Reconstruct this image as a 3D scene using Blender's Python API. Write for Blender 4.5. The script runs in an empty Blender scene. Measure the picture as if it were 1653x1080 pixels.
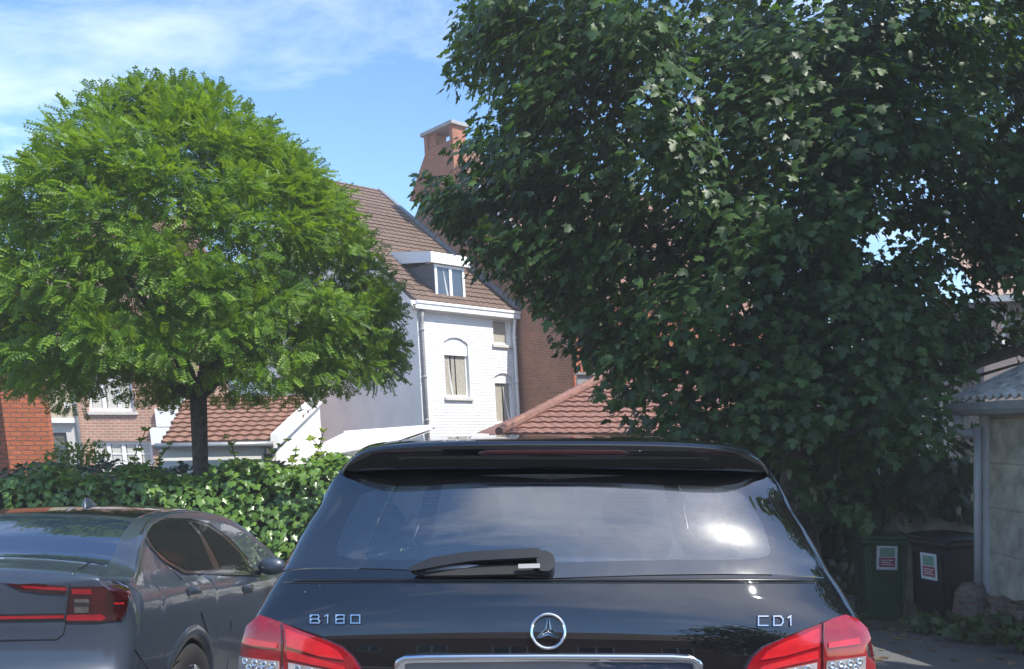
import bpy, bmesh, math, random
import numpy as np
from mathutils import Vector, Matrix
from mathutils.geometry import delaunay_2d_cdt
random.seed(7); rng = np.random.default_rng(11)
SC = bpy.context.scene; COL = SC.collection
R = math.radians
# ------------------------------------------------------------------ camera
FPX, CX, HY, CH = 1400.0, 826.5, 690.0, 1.52       # focal (photo pixels), principal column, horizon row, eye height
cam = bpy.data.cameras.new('camera'); camo = bpy.data.objects.new('camera', cam); COL.objects.link(camo)
camo.location = (0, 0, CH); camo.rotation_euler = (R(90), 0, 0)
cam.sensor_width = 36; cam.lens = FPX/1653*36; cam.shift_y = (HY-540)/1653
cam.clip_start = 0.05; cam.clip_end = 2000
SC.camera = camo
# ------------------------------------------------------------------ sky and sun
SUN = Vector((0.44, -0.38, 0.81)).normalized()
EL = math.asin(SUN.z); AZ = math.atan2(SUN.x, SUN.y)
W = bpy.data.worlds.new("World"); SC.world = W; W.use_nodes = True
nt = W.node_tree; N = nt.nodes; L = nt.links
bg = N['Background']; bg.inputs[1].default_value = 0.15
sky = N.new('ShaderNodeTexSky'); sky.sky_type = 'NISHITA'; sky.sun_disc = False
sky.sun_elevation = EL; sky.sun_rotation = AZ; sky.air_density = 1.0; sky.dust_density = 0.35; sky.ozone_density = 3.0
hsv = N.new('ShaderNodeHueSaturation'); hsv.inputs['Saturation'].default_value = 1.15; L.new(sky.outputs[0], hsv.inputs['Color'])
tc = N.new('ShaderNodeTexCoord'); sep = N.new('ShaderNodeSeparateXYZ'); L.new(tc.outputs['Generated'], sep.inputs[0])
def wmath(op, a, b=None):
    m = N.new('ShaderNodeMath'); m.operation = op
    for i, q in enumerate((a, b)):
        if q is None: continue
        if isinstance(q, (int, float)): m.inputs[i].default_value = q
        else: L.new(q, m.inputs[i])
    return m.outputs[0]
zz = wmath('ADD', wmath('MAXIMUM', sep.outputs[2], 0.0), 0.12)
cmb = N.new('ShaderNodeCombineXYZ')
L.new(wmath('DIVIDE', sep.outputs[0], zz), cmb.inputs[0]); L.new(wmath('DIVIDE', sep.outputs[1], zz), cmb.inputs[1])
mp = N.new('ShaderNodeMapping'); L.new(cmb.outputs[0], mp.inputs[0]); mp.inputs['Rotation'].default_value = (0, 0, R(-16)); mp.inputs['Scale'].default_value = (0.75, 1.25, 1)
mp.inputs['Location'].default_value = (1.3, 0.2, 0)
n1 = N.new('ShaderNodeTexNoise'); L.new(mp.outputs[0], n1.inputs['Vector']); n1.inputs['Scale'].default_value = 1.25; n1.inputs['Detail'].default_value = 9; n1.inputs['Roughness'].default_value = 0.62; n1.inputs['Distortion'].default_value = 0.5
dp = N.new('ShaderNodeVectorMath'); dp.operation = 'DOT_PRODUCT'; L.new(tc.outputs['Generated'], dp.inputs[0]); dp.inputs[1].default_value = Vector((0.22, -0.52, 0.82)).normalized()
mr = N.new('ShaderNodeMapRange'); mr.interpolation_type = 'SMOOTHSTEP'; L.new(dp.outputs['Value'], mr.inputs[0]); mr.inputs[1].default_value = 0.80; mr.inputs[2].default_value = 0.98; mr.inputs[3].default_value = 0; mr.inputs[4].default_value = 0.16
rp = N.new('ShaderNodeValToRGB'); L.new(wmath('ADD', n1.outputs[0], mr.outputs[0]), rp.inputs[0]); rp.color_ramp.elements[0].position = 0.52; rp.color_ramp.elements[1].position = 0.98
mixc = N.new('ShaderNodeMix'); mixc.data_type = 'RGBA'; mixc.inputs[7].default_value = (7.4, 7.6, 8.0, 1)
L.new(wmath('MULTIPLY', rp.outputs[0], 0.85), mixc.inputs[0]); L.new(hsv.outputs[0], mixc.inputs[6]); L.new(mixc.outputs[2], bg.inputs[0])
sl = bpy.data.lights.new('sun', 'SUN'); slo = bpy.data.objects.new('sun', sl); COL.objects.link(slo)
sl.energy = 3.6; sl.angle = R(0.53); sl.color = (1.0, 0.955, 0.88)
slo.rotation_euler = (-SUN).to_track_quat('-Z', 'Y').to_euler(); slo.location = (20, -20, 30)
SC.view_settings.view_transform = 'Standard'; SC.view_settings.look = 'None'; SC.view_settings.gamma = 1
SC.view_settings.exposure = 0.95
SC.cycles.max_bounces = 10; SC.cycles.transparent_max_bounces = 24; SC.cycles.caustics_reflective = False
# ------------------------------------------------------------------ helpers
def P(px, py, Y): return Vector(((px-CX)/FPX*Y, Y, CH-(py-HY)/FPX*Y))
def proj(p): return ((p[0]/p[1])*FPX+CX, HY-(p[2]-CH)/p[1]*FPX)
def smooth(a, b, x):
    t = min(1, max(0, (x-a)/(b-a))); return t*t*(3-2*t)
def gz(x, y):
    s = 0.125+(0.098-0.125)*smooth(-1.6, -0.6, x)
    off = -0.04*(1-smooth(-1.6, -0.6, x))
    e = 10.5
    if y < e: yy = max(y, -3)
    else: yy = e+(1-math.exp(-(y-e)/1.5))*1.5
    return off-s*(yy-2.4)
def tag(o, label, cat, group=None):
    o['label'] = label; o['category'] = cat
    if group: o['group'] = group
    return o
def empty(name, loc, label, cat, group=None, rot=(0, 0, 0)):
    o = bpy.data.objects.new(name, None); COL.objects.link(o); o.location = loc; o.rotation_euler = rot
    o.empty_display_size = 0.2
    return tag(o, label, cat, group)
class MB:
    def __init__(s): s.v = []; s.f = []; s.m = []
    def vert(s, p): s.v.append((p[0], p[1], p[2])); return len(s.v)-1
    def poly(s, pts, m=0):
        s.f.append([s.vert(p) for p in pts]); s.m.append(m)
    def box(s, o, a, b, c, m=0):
        o, a, b, c = map(Vector, (o, a, b, c))
        q = [o, o+a, o+a+b, o+b, o+c, o+a+c, o+a+b+c, o+b+c]; i = [s.vert(p) for p in q]
        for f in ((0, 3, 2, 1), (4, 5, 6, 7), (0, 1, 5, 4), (1, 2, 6, 5), (2, 3, 7, 6), (3, 0, 4, 7)):
            s.f.append([i[k] for k in f]); s.m.append(m)
    def prism(s, pts, vec, m=0):
        vec = Vector(vec); a = [s.vert(p) for p in pts]; b = [s.vert(Vector(p)+vec) for p in pts]; n = len(a)
        s.f.append(a[::-1]); s.m.append(m); s.f.append(b); s.m.append(m)
        for k in range(n): s.f.append([a[k], a[(k+1) % n], b[(k+1) % n], b[k]]); s.m.append(m)
    def tube(s, pts, rad, n=8, m=0, cap=True):
        pts = [Vector(p) for p in pts]
        if isinstance(rad, (int, float)): rad = [rad]*len(pts)
        rings = []; ref = None
        for k, p in enumerate(pts):
            d = (pts[min(k+1, len(pts)-1)]-pts[max(k-1, 0)]).normalized()
            if ref is None: ref = d.orthogonal().normalized()
            u = (ref-d*ref.dot(d)).normalized(); ref = u; w = d.cross(u)
            rings.append([s.vert(p+(u*math.cos(2*math.pi*j/n)+w*math.sin(2*math.pi*j/n))*rad[k]) for j in range(n)])
        for a, b in zip(rings, rings[1:]):
            for j in range(n): s.f.append([a[j], a[(j+1) % n], b[(j+1) % n], b[j]]); s.m.append(m)
        if cap:
            s.f.append(rings[0][::-1]); s.m.append(m); s.f.append(rings[-1]); s.m.append(m)
    def grid(s, rows, m=0, skip=None, closed=False):
        idx = [[s.vert(p) for p in r] for r in rows]
        for i in range(len(idx)-1):
            n = len(idx[i]); rngj = range(n if closed else n-1)
            for j in rngj:
                if skip and skip(i, j): continue
                s.f.append([idx[i][j], idx[i][(j+1) % n], idx[i+1][(j+1) % n], idx[i+1][j]]); s.m.append(m)
        return idx
    def lathe(s, prof, o, ax, n=24, m=0):
        ax = Vector(ax).normalized(); u = ax.orthogonal().normalized(); w = ax.cross(u); o = Vector(o)
        s.grid([[o+ax*h+(u*math.cos(2*math.pi*j/n)+w*math.sin(2*math.pi*j/n))*r for j in range(n)] for r, h in prof], m, closed=True)
    def build(s, name, mats, parent=None, local=False, smoothsh=False, uv=True, merge=0, bevel=0):
        if not isinstance(mats, (list, tuple)): mats = [mats]
        off = Vector((0, 0, 0))
        if parent is not None and not local:
            q = parent
            while q is not None: off += q.location; q = q.parent
        me = bpy.data.meshes.new(name)
        me.from_pydata([(a-off.x, b-off.y, c-off.z) for a, b, c in s.v], [], s.f)
        for mm in mats: me.materials.append(mm)
        me.polygons.foreach_set('material_index', s.m)
        if uv:
            ul = me.uv_layers.new(name='UVMap')
            for pl in me.polygons:
                n = pl.normal
                t = Vector((-n.y, n.x, 0))
                if t.length < 1e-3: t = Vector((1, 0, 0))
                t.normalize()
                if t.x < -1e-6 or (abs(t.x) < 1e-6 and t.y < 0): t = -t
                b = n.cross(t)
                if b.z < 0: b = -b
                for li in pl.loop_indices:
                    co = me.vertices[me.loops[li].vertex_index].co
                    ul.data[li].uv = (co.dot(t), co.dot(b))
        if merge:
            bm = bmesh.new(); bm.from_mesh(me); bmesh.ops.remove_doubles(bm, verts=bm.verts, dist=merge)
            bmesh.ops.recalc_face_normals(bm, faces=bm.faces); bm.to_mesh(me); bm.free()
        if smoothsh: me.polygons.foreach_set('use_smooth', [True]*len(me.polygons))
        me.update()
        o = bpy.data.objects.new(name, me); COL.objects.link(o)
        if parent is not None: o.parent = parent
        if bevel:
            md = o.modifiers.new('bevel', 'BEVEL'); md.width = bevel; md.segments = 2; md.limit_method = 'ANGLE'; md.angle_limit = R(35)
        return o
# ------------------------------------------------------------------ materials
def newmat(name):
    m = bpy.data.materials.new(name); m.use_nodes = True
    return m, m.node_tree.nodes, m.node_tree.links, m.node_tree.nodes['Principled BSDF']
def coordnode(N, uv): 
    t = N.new('ShaderNodeTexCoord'); return t.outputs['UV' if uv else 'Object']
def addnoise(N, L, vec, scale, detail=4, rough=.55, dist=0):
    n = N.new('ShaderNodeTexNoise'); L.new(vec, n.inputs['Vector']); n.inputs['Scale'].default_value = scale
    n.inputs['Detail'].default_value = detail; n.inputs['Roughness'].default_value = rough; n.inputs['Distortion'].default_value = dist
    return n.outputs[0]
def ramp(N, L, fac, stops):
    r = N.new('ShaderNodeValToRGB'); L.new(fac, r.inputs[0]); e = r.color_ramp.elements
    while len(e) < len(stops): e.new(.5)
    for k, (p, c) in enumerate(stops): e[k].position = p; e[k].color = (*c, 1) if len(c) == 3 else c
    return r.outputs[0]
def mixcol(N, L, fac, a, b, mode='MIX'):
    m = N.new('ShaderNodeMix'); m.data_type = 'RGBA'; m.blend_type = mode
    for i, q in ((0, fac), (6, a), (7, b)):
        if isinstance(q, (int, float)): m.inputs[i].default_value = q
        elif isinstance(q, tuple): m.inputs[i].default_value = (*q, 1)
        else: L.new(q, m.inputs[i])
    return m.outputs[2]
def bump(N, L, h, bsdf, strength=.3, dist=.01):
    b = N.new('ShaderNodeBump'); b.inputs['Strength'].default_value = strength; b.inputs['Distance'].default_value = dist
    L.new(h, b.inputs['Height']); L.new(b.outputs[0], bsdf.inputs['Normal']); return b
def plain(name, col, rough=.6, metal=0, var=.12, vscale=6, coat=0, spec=.5, bmp=0, bscale=60):
    m, N, L, b = newmat(name)
    v = coordnode(N, False); n = addnoise(N, L, v, vscale, 5)
    c = ramp(N, L, n, [(.3, tuple(x*(1-var) for x in col)), (.7, tuple(min(1, x*(1+var)) for x in col))])
    L.new(c, b.inputs['Base Color']); b.inputs['Roughness'].default_value = rough; b.inputs['Metallic'].default_value = metal
    b.inputs['Coat Weight'].default_value = coat; b.inputs['Coat Roughness'].default_value = .03; b.inputs['Specular IOR Level'].default_value = spec
    if bmp: bump(N, L, addnoise(N, L, v, bscale, 4), b, bmp, .005)
    return m
def brick(name, c1, c2, mortar, bw=.22, rh=.075, ms=.011, bs=.6, var=.25, rough=.85, distort=0):
    m, N, L, b = newmat(name); v = coordnode(N, True); vv = v
    if distort:
        nz = N.new('ShaderNodeTexNoise'); L.new(v, nz.inputs['Vector']); nz.inputs['Scale'].default_value = 5; nz.inputs['Detail'].default_value = 3
        mm = N.new('ShaderNodeVectorMath'); mm.operation = 'MULTIPLY_ADD'; L.new(nz.outputs[1], mm.inputs[0]); mm.inputs[1].default_value = (distort,)*3; L.new(v, mm.inputs[2]); vv = mm.outputs[0]
    t = N.new('ShaderNodeTexBrick'); L.new(vv, t.inputs['Vector']); t.inputs['Scale'].default_value = 1
    t.inputs['Brick Width'].default_value = bw; t.inputs['Row Height'].default_value = rh; t.inputs['Mortar Size'].default_value = ms; t.inputs['Mortar Smooth'].default_value = .3
    t.inputs['Color1'].default_value = (*c1, 1); t.inputs['Color2'].default_value = (*c2, 1); t.inputs['Mortar'].default_value = (*mortar, 1)
    n = addnoise(N, L, v, 1.3, 6, .6); g = ramp(N, L, n, [(.3, (1-var,)*3), (.7, (1+var*.4,)*3)])
    L.new(mixcol(N, L, 1.0, t.outputs[0], g, 'MULTIPLY'), b.inputs['Base Color']); b.inputs['Roughness'].default_value = rough
    inv = N.new('ShaderNodeMath'); inv.operation = 'SUBTRACT'; inv.inputs[0].default_value = 1; L.new(t.outputs['Fac'], inv.inputs[1])
    ad = N.new('ShaderNodeMath'); ad.operation = 'MULTIPLY_ADD'; L.new(addnoise(N, L, v, 28, 4), ad.inputs[0]); ad.inputs[1].default_value = .7; L.new(inv.outputs[0], ad.inputs[2])
    bump(N, L, ad.outputs[0], b, bs, .02)
    return m
def tiles(name, c1, c2, moss=None, tw=.24, th=.32):
    m, N, L, b = newmat(name); v = coordnode(N, True)
    t = N.new('ShaderNodeTexBrick'); L.new(v, t.inputs['Vector']); t.inputs['Scale'].default_value = 1; t.offset = 0
    t.inputs['Brick Width'].default_value = tw; t.inputs['Row Height'].default_value = th; t.inputs['Mortar Size'].default_value = 0
    t.inputs['Color1'].default_value = (*c1, 1); t.inputs['Color2'].default_value = (*c2, 1)
    c = mixcol(N, L, 1., t.outputs[0], ramp(N, L, addnoise(N, L, v, 9, 5, .65), [(.3, (.6,)*3), (.7, (1.15,)*3)]), 'MULTIPLY')
    if moss: c = mixcol(N, L, ramp(N, L, addnoise(N, L, v, 2.2, 7, .7), [(.52, (0, 0, 0)), (.7, (.8,)*3)]), c, moss)
    L.new(c, b.inputs['Base Color']); b.inputs['Roughness'].default_value = .8
    bump(N, L, addnoise(N, L, v, 60, 3), b, .25, .005)
    return m
def leafmat(name, c1, c2, trans, rough=.38, tw=.3, spec=.4):
    m, N, L, b = newmat(name)
    a = N.new('ShaderNodeAttribute'); a.attribute_name = 'rnd'
    c = ramp(N, L, a.outputs['Fac'], [(0, c1), (1, c2)])
    L.new(c, b.inputs['Base Color']); b.inputs['Roughness'].default_value = rough; b.inputs['Specular IOR Level'].default_value = spec
    tr = N.new('ShaderNodeBsdfTranslucent'); L.new(mixcol(N, L, a.outputs['Fac'], trans, tuple(x*1.3 for x in trans)), tr.inputs[0])
    mx = N.new('ShaderNodeMixShader'); mx.inputs[0].default_value = tw; L.new(b.outputs[0], mx.inputs[1]); L.new(tr.outputs[0], mx.inputs[2])
    L.new(mx.outputs[0], N['Material Output'].inputs[0]); return m
def glassmat(name, tint, refl=1.0, ior=1.6, rough=.004, dust=.0, opaque=None, smudge=0):
    m, N, L, b = newmat(name); N.remove(b)
    fr = N.new('ShaderNodeFresnel'); fr.inputs[0].default_value = ior
    gl = N.new('ShaderNodeBsdfGlossy'); gl.inputs['Roughness'].default_value = rough; gl.inputs[0].default_value = (refl, refl, refl, 1)
    if opaque: base = N.new('ShaderNodeBsdfDiffuse'); base.inputs[0].default_value = (*opaque, 1)
    else: base = N.new('ShaderNodeBsdfTransparent'); base.inputs[0].default_value = (*tint, 1)
    mx = N.new('ShaderNodeMixShader'); L.new(fr.outputs[0], mx.inputs[0]); L.new(base.outputs[0], mx.inputs[1]); L.new(gl.outputs[0], mx.inputs[2])
    out = mx.outputs[0]
    if dust:
        v = coordnode(N, False)
        g2 = N.new('ShaderNodeBsdfGlossy'); g2.inputs['Roughness'].default_value = .08
        d2 = N.new('ShaderNodeBsdfDiffuse'); d2.inputs[0].default_value = (.45, .45, .43, 1)
        g3 = N.new('ShaderNodeBsdfGlossy'); g3.inputs['Roughness'].default_value = .21  # besides the dust film, wide gloss lobes spread the sun glint into a glow
        m3 = N.new('ShaderNodeMixShader'); m3.inputs[0].default_value = .5; L.new(g2.outputs[0], m3.inputs[1]); L.new(g3.outputs[0], m3.inputs[2]); g2 = m3
        md = N.new('ShaderNodeMixShader'); md.inputs[0].default_value = .25; L.new(g2.outputs[0], md.inputs[1]); L.new(d2.outputs[0], md.inputs[2])
        f = ramp(N, L, addnoise(N, L, v, 9, 8, .7), [(.35, (dust*.5,)*3), (.75, (dust*1.6,)*3)])
        vo = N.new('ShaderNodeTexVoronoi'); L.new(v, vo.inputs['Vector']); vo.inputs['Scale'].default_value = 38
        sp = ramp(N, L, vo.outputs['Distance'], [(.05, (.30,)*3), (.10, (0, 0, 0))])
        rnd = ramp(N, L, vo.outputs['Color'], [(.86, (0, 0, 0)), (.9, (1, 1, 1))])
        f = mixcol(N, L, 1., f, mixcol(N, L, 1., sp, rnd, 'MULTIPLY'), 'ADD')
        m2 = N.new('ShaderNodeMixShader'); L.new(f, m2.inputs[0]); L.new(out, m2.inputs[1]); L.new(md.outputs[0], m2.inputs[2]); out = m2.outputs[0]
    L.new(out, N['Material Output'].inputs[0]); return m
def paint(name, col, metal=.0, rough=.3, dust=.03, spec=.0, cior=1.9):
    m, N, L, b = newmat(name); v = coordnode(N, False)
    b.inputs['Metallic'].default_value = metal; b.inputs['Specular IOR Level'].default_value = spec; b.inputs['Coat Weight'].default_value = 1; b.inputs['Coat Roughness'].default_value = .012; b.inputs['Coat IOR'].default_value = cior
    d = ramp(N, L, addnoise(N, L, v, 4, 8, .7), [(.4, (dust*.3,)*3), (.75, (dust*1.6,)*3)])
    vo = N.new('ShaderNodeTexVoronoi'); L.new(v, vo.inputs['Vector']); vo.inputs['Scale'].default_value = 34
    sp = mixcol(N, L, 1., ramp(N, L, vo.outputs['Distance'], [(.05, (.45,)*3), (.10, (0, 0, 0))]), ramp(N, L, vo.outputs['Color'], [(.87, (0, 0, 0)), (.9, (1, 1, 1))]), 'MULTIPLY')
    d = mixcol(N, L, 1., d, sp, 'ADD')
    L.new(mixcol(N, L, d, col, (.42, .42, .40)), b.inputs['Base Color'])
    b.inputs['Roughness'].default_value = rough
    return m
M = {}
M['white_brick'] = brick('white_brick', (.80, .80, .79), (.74, .74, .735), (.72, .72, .715), .24, .085, .018, .75, .08, .7, .035)
M['white_render'] = plain('white_render', (.88, .855, .80), .8, var=.10, vscale=.9, bmp=.2, bscale=20)
M['white_trim'] = plain('white_trim', (.80, .80, .79), .45, var=.04, vscale=2)
M['cream_trim'] = plain('cream_trim', (.55, .53, .49), .7, var=.1)
M['red_brick'] = brick('red_brick', (.44, .165, .080), (.33, .115, .058), (.34, .26, .18), .22, .075, .010)
M['orange_brick'] = brick('orange_brick', (.52, .150, .060), (.44, .115, .048), (.24, .12, .075), .21, .082, .011, 1.0, .18)
M['pink_brick'] = brick('pink_brick', (.50, .255, .170), (.42, .205, .135), (.55, .46, .38), .21, .075, .012)
M['yellow_brick'] = brick('yellow_brick', (.50, .42, .27), (.45, .36, .22), (.50, .45, .35), .21, .075, .010)
M['chimney_brick'] = brick('chimney_brick', (.44, .15, .075), (.34, .11, .06), (.33, .22, .16), .21, .075, .010)
M['plinth_brick'] = brick('plinth_brick', (.22, .13, .09), (.16, .10, .08), (.20, .18, .15), .21, .07, .014, 1.0, .4, .9, .02)
M['brown_tile'] = tiles('brown_tile', (.190, .122, .085), (.130, .083, .060), (.115, .092, .065))
M['red_tile'] = tiles('red_tile', (.30, .148, .110), (.22, .108, .082), (.16, .10, .075))
M['orange_tile'] = tiles('orange_tile', (.31, .160, .110), (.22, .112, .078), (.22, .16, .10))
M['pale_tile'] = tiles('pale_tile', (.44, .30, .24), (.36, .24, .19))
M['grey_tile'] = tiles('grey_tile', (.20, .19, .18), (.14, .135, .13), None, .2, .16)
M['slate'] = plain('slate', (.10, .105, .12), .6, var=.15)
M['lead'] = plain('lead', (.22, .24, .27), .5, metal=.3, var=.2)
M['zinc'] = plain('zinc', (.30, .32, .34), .45, metal=.4, var=.15)
M['grey_trim'] = plain('grey_trim', (.32, .32, .31), .7, var=.15)
M['pvc_grey'] = plain('pvc_grey', (.48, .47, .45), .5, var=.12, vscale=3)
M['pane'] = glassmat('pane', (.3, .3, .3), .9, 1.55, opaque=(.03, .035, .035))
M['dorm_pane'] = glassmat('dorm_pane', (.3, .3, .3), .9, 1.9, opaque=(.05, .07, .09))
M['curtain'] = plain('curtain', (.55, .53, .48), .9, var=.12, vscale=20)
M['beige_curtain'] = plain('beige_curtain', (.36, .33, .27), .9, var=.12, vscale=12)
M['pink_curtain'] = plain('pink_curtain', (.62, .42, .34), .9, var=.1)
M['bark'] = plain('bark', (.085, .070, .055), .9, var=.45, vscale=14, bmp=.8, bscale=30)
M['concrete_wall'] = plain('concrete_wall', (.44, .39, .31), .95, var=.35, vscale=5, bmp=.8, bscale=40)
M['dirty_concrete'] = plain('dirty_concrete', (.34, .31, .25), .95, var=.4, vscale=4, bmp=.6, bscale=18)
M['fibre_cement'] = plain('fibre_cement', (.36, .34, .31), .9, var=.5, vscale=9, bmp=.4, bscale=40)
M['black_plastic'] = plain('black_plastic', (.014, .015, .017), .38, var=.2, vscale=20)
M['dark_bin'] = plain('dark_bin', (.009, .011, .015), .35, var=.2, vscale=5)
M['green_bin'] = plain('green_bin', (.018, .062, .032), .4, var=.2, vscale=5)
M['rubber'] = plain('rubber', (.020, .020, .021), .8, var=.2)
M['alloy'] = plain('alloy', (.45, .46, .48), .25, metal=1, var=.05)
M['dark_alloy'] = plain('dark_alloy', (.06, .06, .065), .35, metal=.6, var=.05)
M['chrome'] = plain('chrome', (.80, .81, .82), .05, metal=1, var=.03)
M['black_trim'] = plain('black_trim', (.006, .006, .007), .25, var=.1, coat=.6)
M['interior'] = plain('interior', (.030, .031, .034), .8, var=.2)
M['seat_cloth'] = plain('seat_cloth', (.020, .021, .024), .9, var=.2)
M['black_paint'] = paint('black_paint', (.0035, .004, .006), 0, .3, .006)
M['slate_paint'] = paint('slate_paint', (.033, .046, .070), .2, .35, .014, .4, 1.45)
M['sticker_white'] = plain('sticker_white', (.75, .74, .72), .6, var=.05)  # plain white ground of the bin stickers
M['sticker_red'] = plain('sticker_red', (.42, .07, .075), .6, var=.2, vscale=40)
M['sticker_green'] = plain('sticker_green', (.24, .38, .28), .6, var=.35, vscale=60)
M['rear_glass'] = glassmat('rear_glass', (.80, .86, .90), 1, 2.6, .003, .024)
M['side_glass'] = glassmat('side_glass', (.72, .76, .75), 1, 1.5, .004)
M['frit_glass'] = glassmat('frit_glass', (0, 0, 0), 1, 2.3, .003, .012, opaque=(.004, .004, .005))
M['dark_glass'] = glassmat('dark_glass', (0, 0, 0), 1, 1.5, .004, .015, opaque=(.006, .007, .009))
def dusty_screen():
    m = glassmat('dusty_screen', (.72, .76, .75), 1, 1.5, .004); N = m.node_tree.nodes; L = m.node_tree.links
    out = N['Material Output']; src = out.inputs[0].links[0].from_socket; tr = N.new('ShaderNodeBsdfTranslucent'); tr.inputs[0].default_value = (.75, .85, .9, 1)
    mx = N.new('ShaderNodeMixShader'); mx.inputs[0].default_value = .022; L.new(src, mx.inputs[1]); L.new(tr.outputs[0], mx.inputs[2]); L.new(mx.outputs[0], out.inputs[0]); return m
M['dusty_screen'] = dusty_screen()
M['dim_glass'] = glassmat('dim_glass', (0, 0, 0), .3, 1.2, .004, .006, opaque=(.012, .015, .015))
M['blue_glass'] = glassmat('blue_glass', (0, 0, 0), 1, 2.7, .004, .01, opaque=(.012, .020, .045))
def lens(name, col, rough=.08, var=.2):
    m = plain(name, col, rough, var=var, vscale=18, coat=1); return m
M['red_lens'] = lens('red_lens', (.24, .003, .008)); M['bright_lens'] = lens('bright_lens', (.52, .012, .018), .15)
M['dark_lens'] = lens('dark_lens', (.030, .002, .003)); M['clear_lens'] = lens('clear_lens', (.30, .27, .27), .12, .5)
M['smoked_lens'] = lens('smoked_lens', (.09, .08, .075), .12, .4)
M['deep_red'] = lens('deep_red', (.055, .002, .003), .15)
M['maple_leaf'] = leafmat('maple_leaf', (.013, .034, .012), (.062, .118, .030), (.12, .25, .018), .42, .22, .35)
M['robinia_leaf'] = leafmat('robinia_leaf', (.036, .090, .010), (.150, .265, .018), (.28, .45, .015), .5, .30)
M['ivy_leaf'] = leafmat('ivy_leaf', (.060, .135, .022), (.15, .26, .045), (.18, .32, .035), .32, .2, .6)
M['shaded_ivy'] = leafmat('shaded_ivy', (.020, .050, .020), (.045, .085, .030), (.05, .11, .02), .4, .2)  # ivy leaf in a darker copy, shade put into its colour
M['bush_leaf'] = leafmat('bush_leaf', (.14, .20, .02), (.24, .30, .04), (.22, .32, .03), .5, .3)
M['weed_leaf'] = leafmat('weed_leaf', (.045, .085, .025), (.10, .14, .05), (.1, .2, .03), .5, .25)
M['litter_leaf'] = leafmat('litter_leaf', (.10, .065, .035), (.26, .20, .11), (.1, .08, .03), .8, .1)
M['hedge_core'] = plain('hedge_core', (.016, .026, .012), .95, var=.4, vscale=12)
# ------------------------------------------------------------------ ground
def asphalt():
    m, N, L, b = newmat('asphalt'); v = coordnode(N, False)
    n = addnoise(N, L, v, 1.1, 8, .65); f = addnoise(N, L, v, 120, 3, .7)
    c = mixcol(N, L, .6, ramp(N, L, n, [(.3, (.085, .086, .09)), (.7, (.15, .148, .145))]), ramp(N, L, f, [(.3, (.06, .06, .064)), (.7, (.24, .24, .235))]))
    L.new(c, b.inputs['Base Color']); b.inputs['Roughness'].default_value = .85; bump(N, L, f, b, .7, .02); return m
mb = MB(); xs = [-400, -150, -60, -30, -16, -10, -6, -4, -3]+[-2.5+.15*k for k in range(18)]+[.5, 2, 3, 4, 5, 6, 8, 12, 20, 40, 100, 400]
ys = [-200, -60, -20, -8, -3, -1, 0]+[1+.5*k for k in range(36)]+[22, 26, 32, 45, 80, 200, 700]
mb.grid([[(x, y, gz(x, y)) for x in xs] for y in ys])
g = mb.build('ground', asphalt(), smoothsh=True); g['kind'] = 'structure'
# ------------------------------------------------------------------ building helpers
class Fr:                                   # a facade frame: u along the wall, v into the house, z up; k = lean of the old walls
    def __init__(s, ox, oy, ux, uy, k=0, zr=0):
        s.o = (ox, oy); l = math.hypot(ux, uy); s.u = (ux/l, uy/l); s.w = (-uy/l, ux/l); s.k = k; s.zr = zr
    def p(s, u, v, z):
        return Vector((s.o[0]+u*s.u[0]+v*s.w[0]-s.k*(z-s.zr), s.o[1]+u*s.u[1]+v*s.w[1], z))
    def pix(s, px, py, v=0):                # where a sight line meets the plane v = const
        u, z = 1., 2.
        for _ in range(25):
            q = s.p(u, v, z); a = (px-CX)/FPX
            # x = a*y
            dx = -s.k*(z-s.zr)
            u = (a*(s.o[1]+v*s.w[1])-s.o[0]-v*s.w[0]-dx)/(s.u[0]-a*s.u[1])
            y = s.o[1]+u*s.u[1]+v*s.w[1]; z = CH-(py-HY)/FPX*y
        return u, z
def fbox(mb, F, u0, u1, v0, v1, z0, z1, m=0):
    a = F.p
    q = [a(u0, v0, z0), a(u1, v0, z0), a(u1, v1, z0), a(u0, v1, z0), a(u0, v0, z1), a(u1, v0, z1), a(u1, v1, z1), a(u0, v1, z1)]
    i = [mb.vert(x) for x in q]
    for f in ((0, 3, 2, 1), (4, 5, 6, 7), (0, 1, 5, 4), (1, 2, 6, 5), (2, 3, 7, 6), (3, 0, 4, 7)): mb.f.append([i[k] for k in f]); mb.m.append(m)
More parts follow.
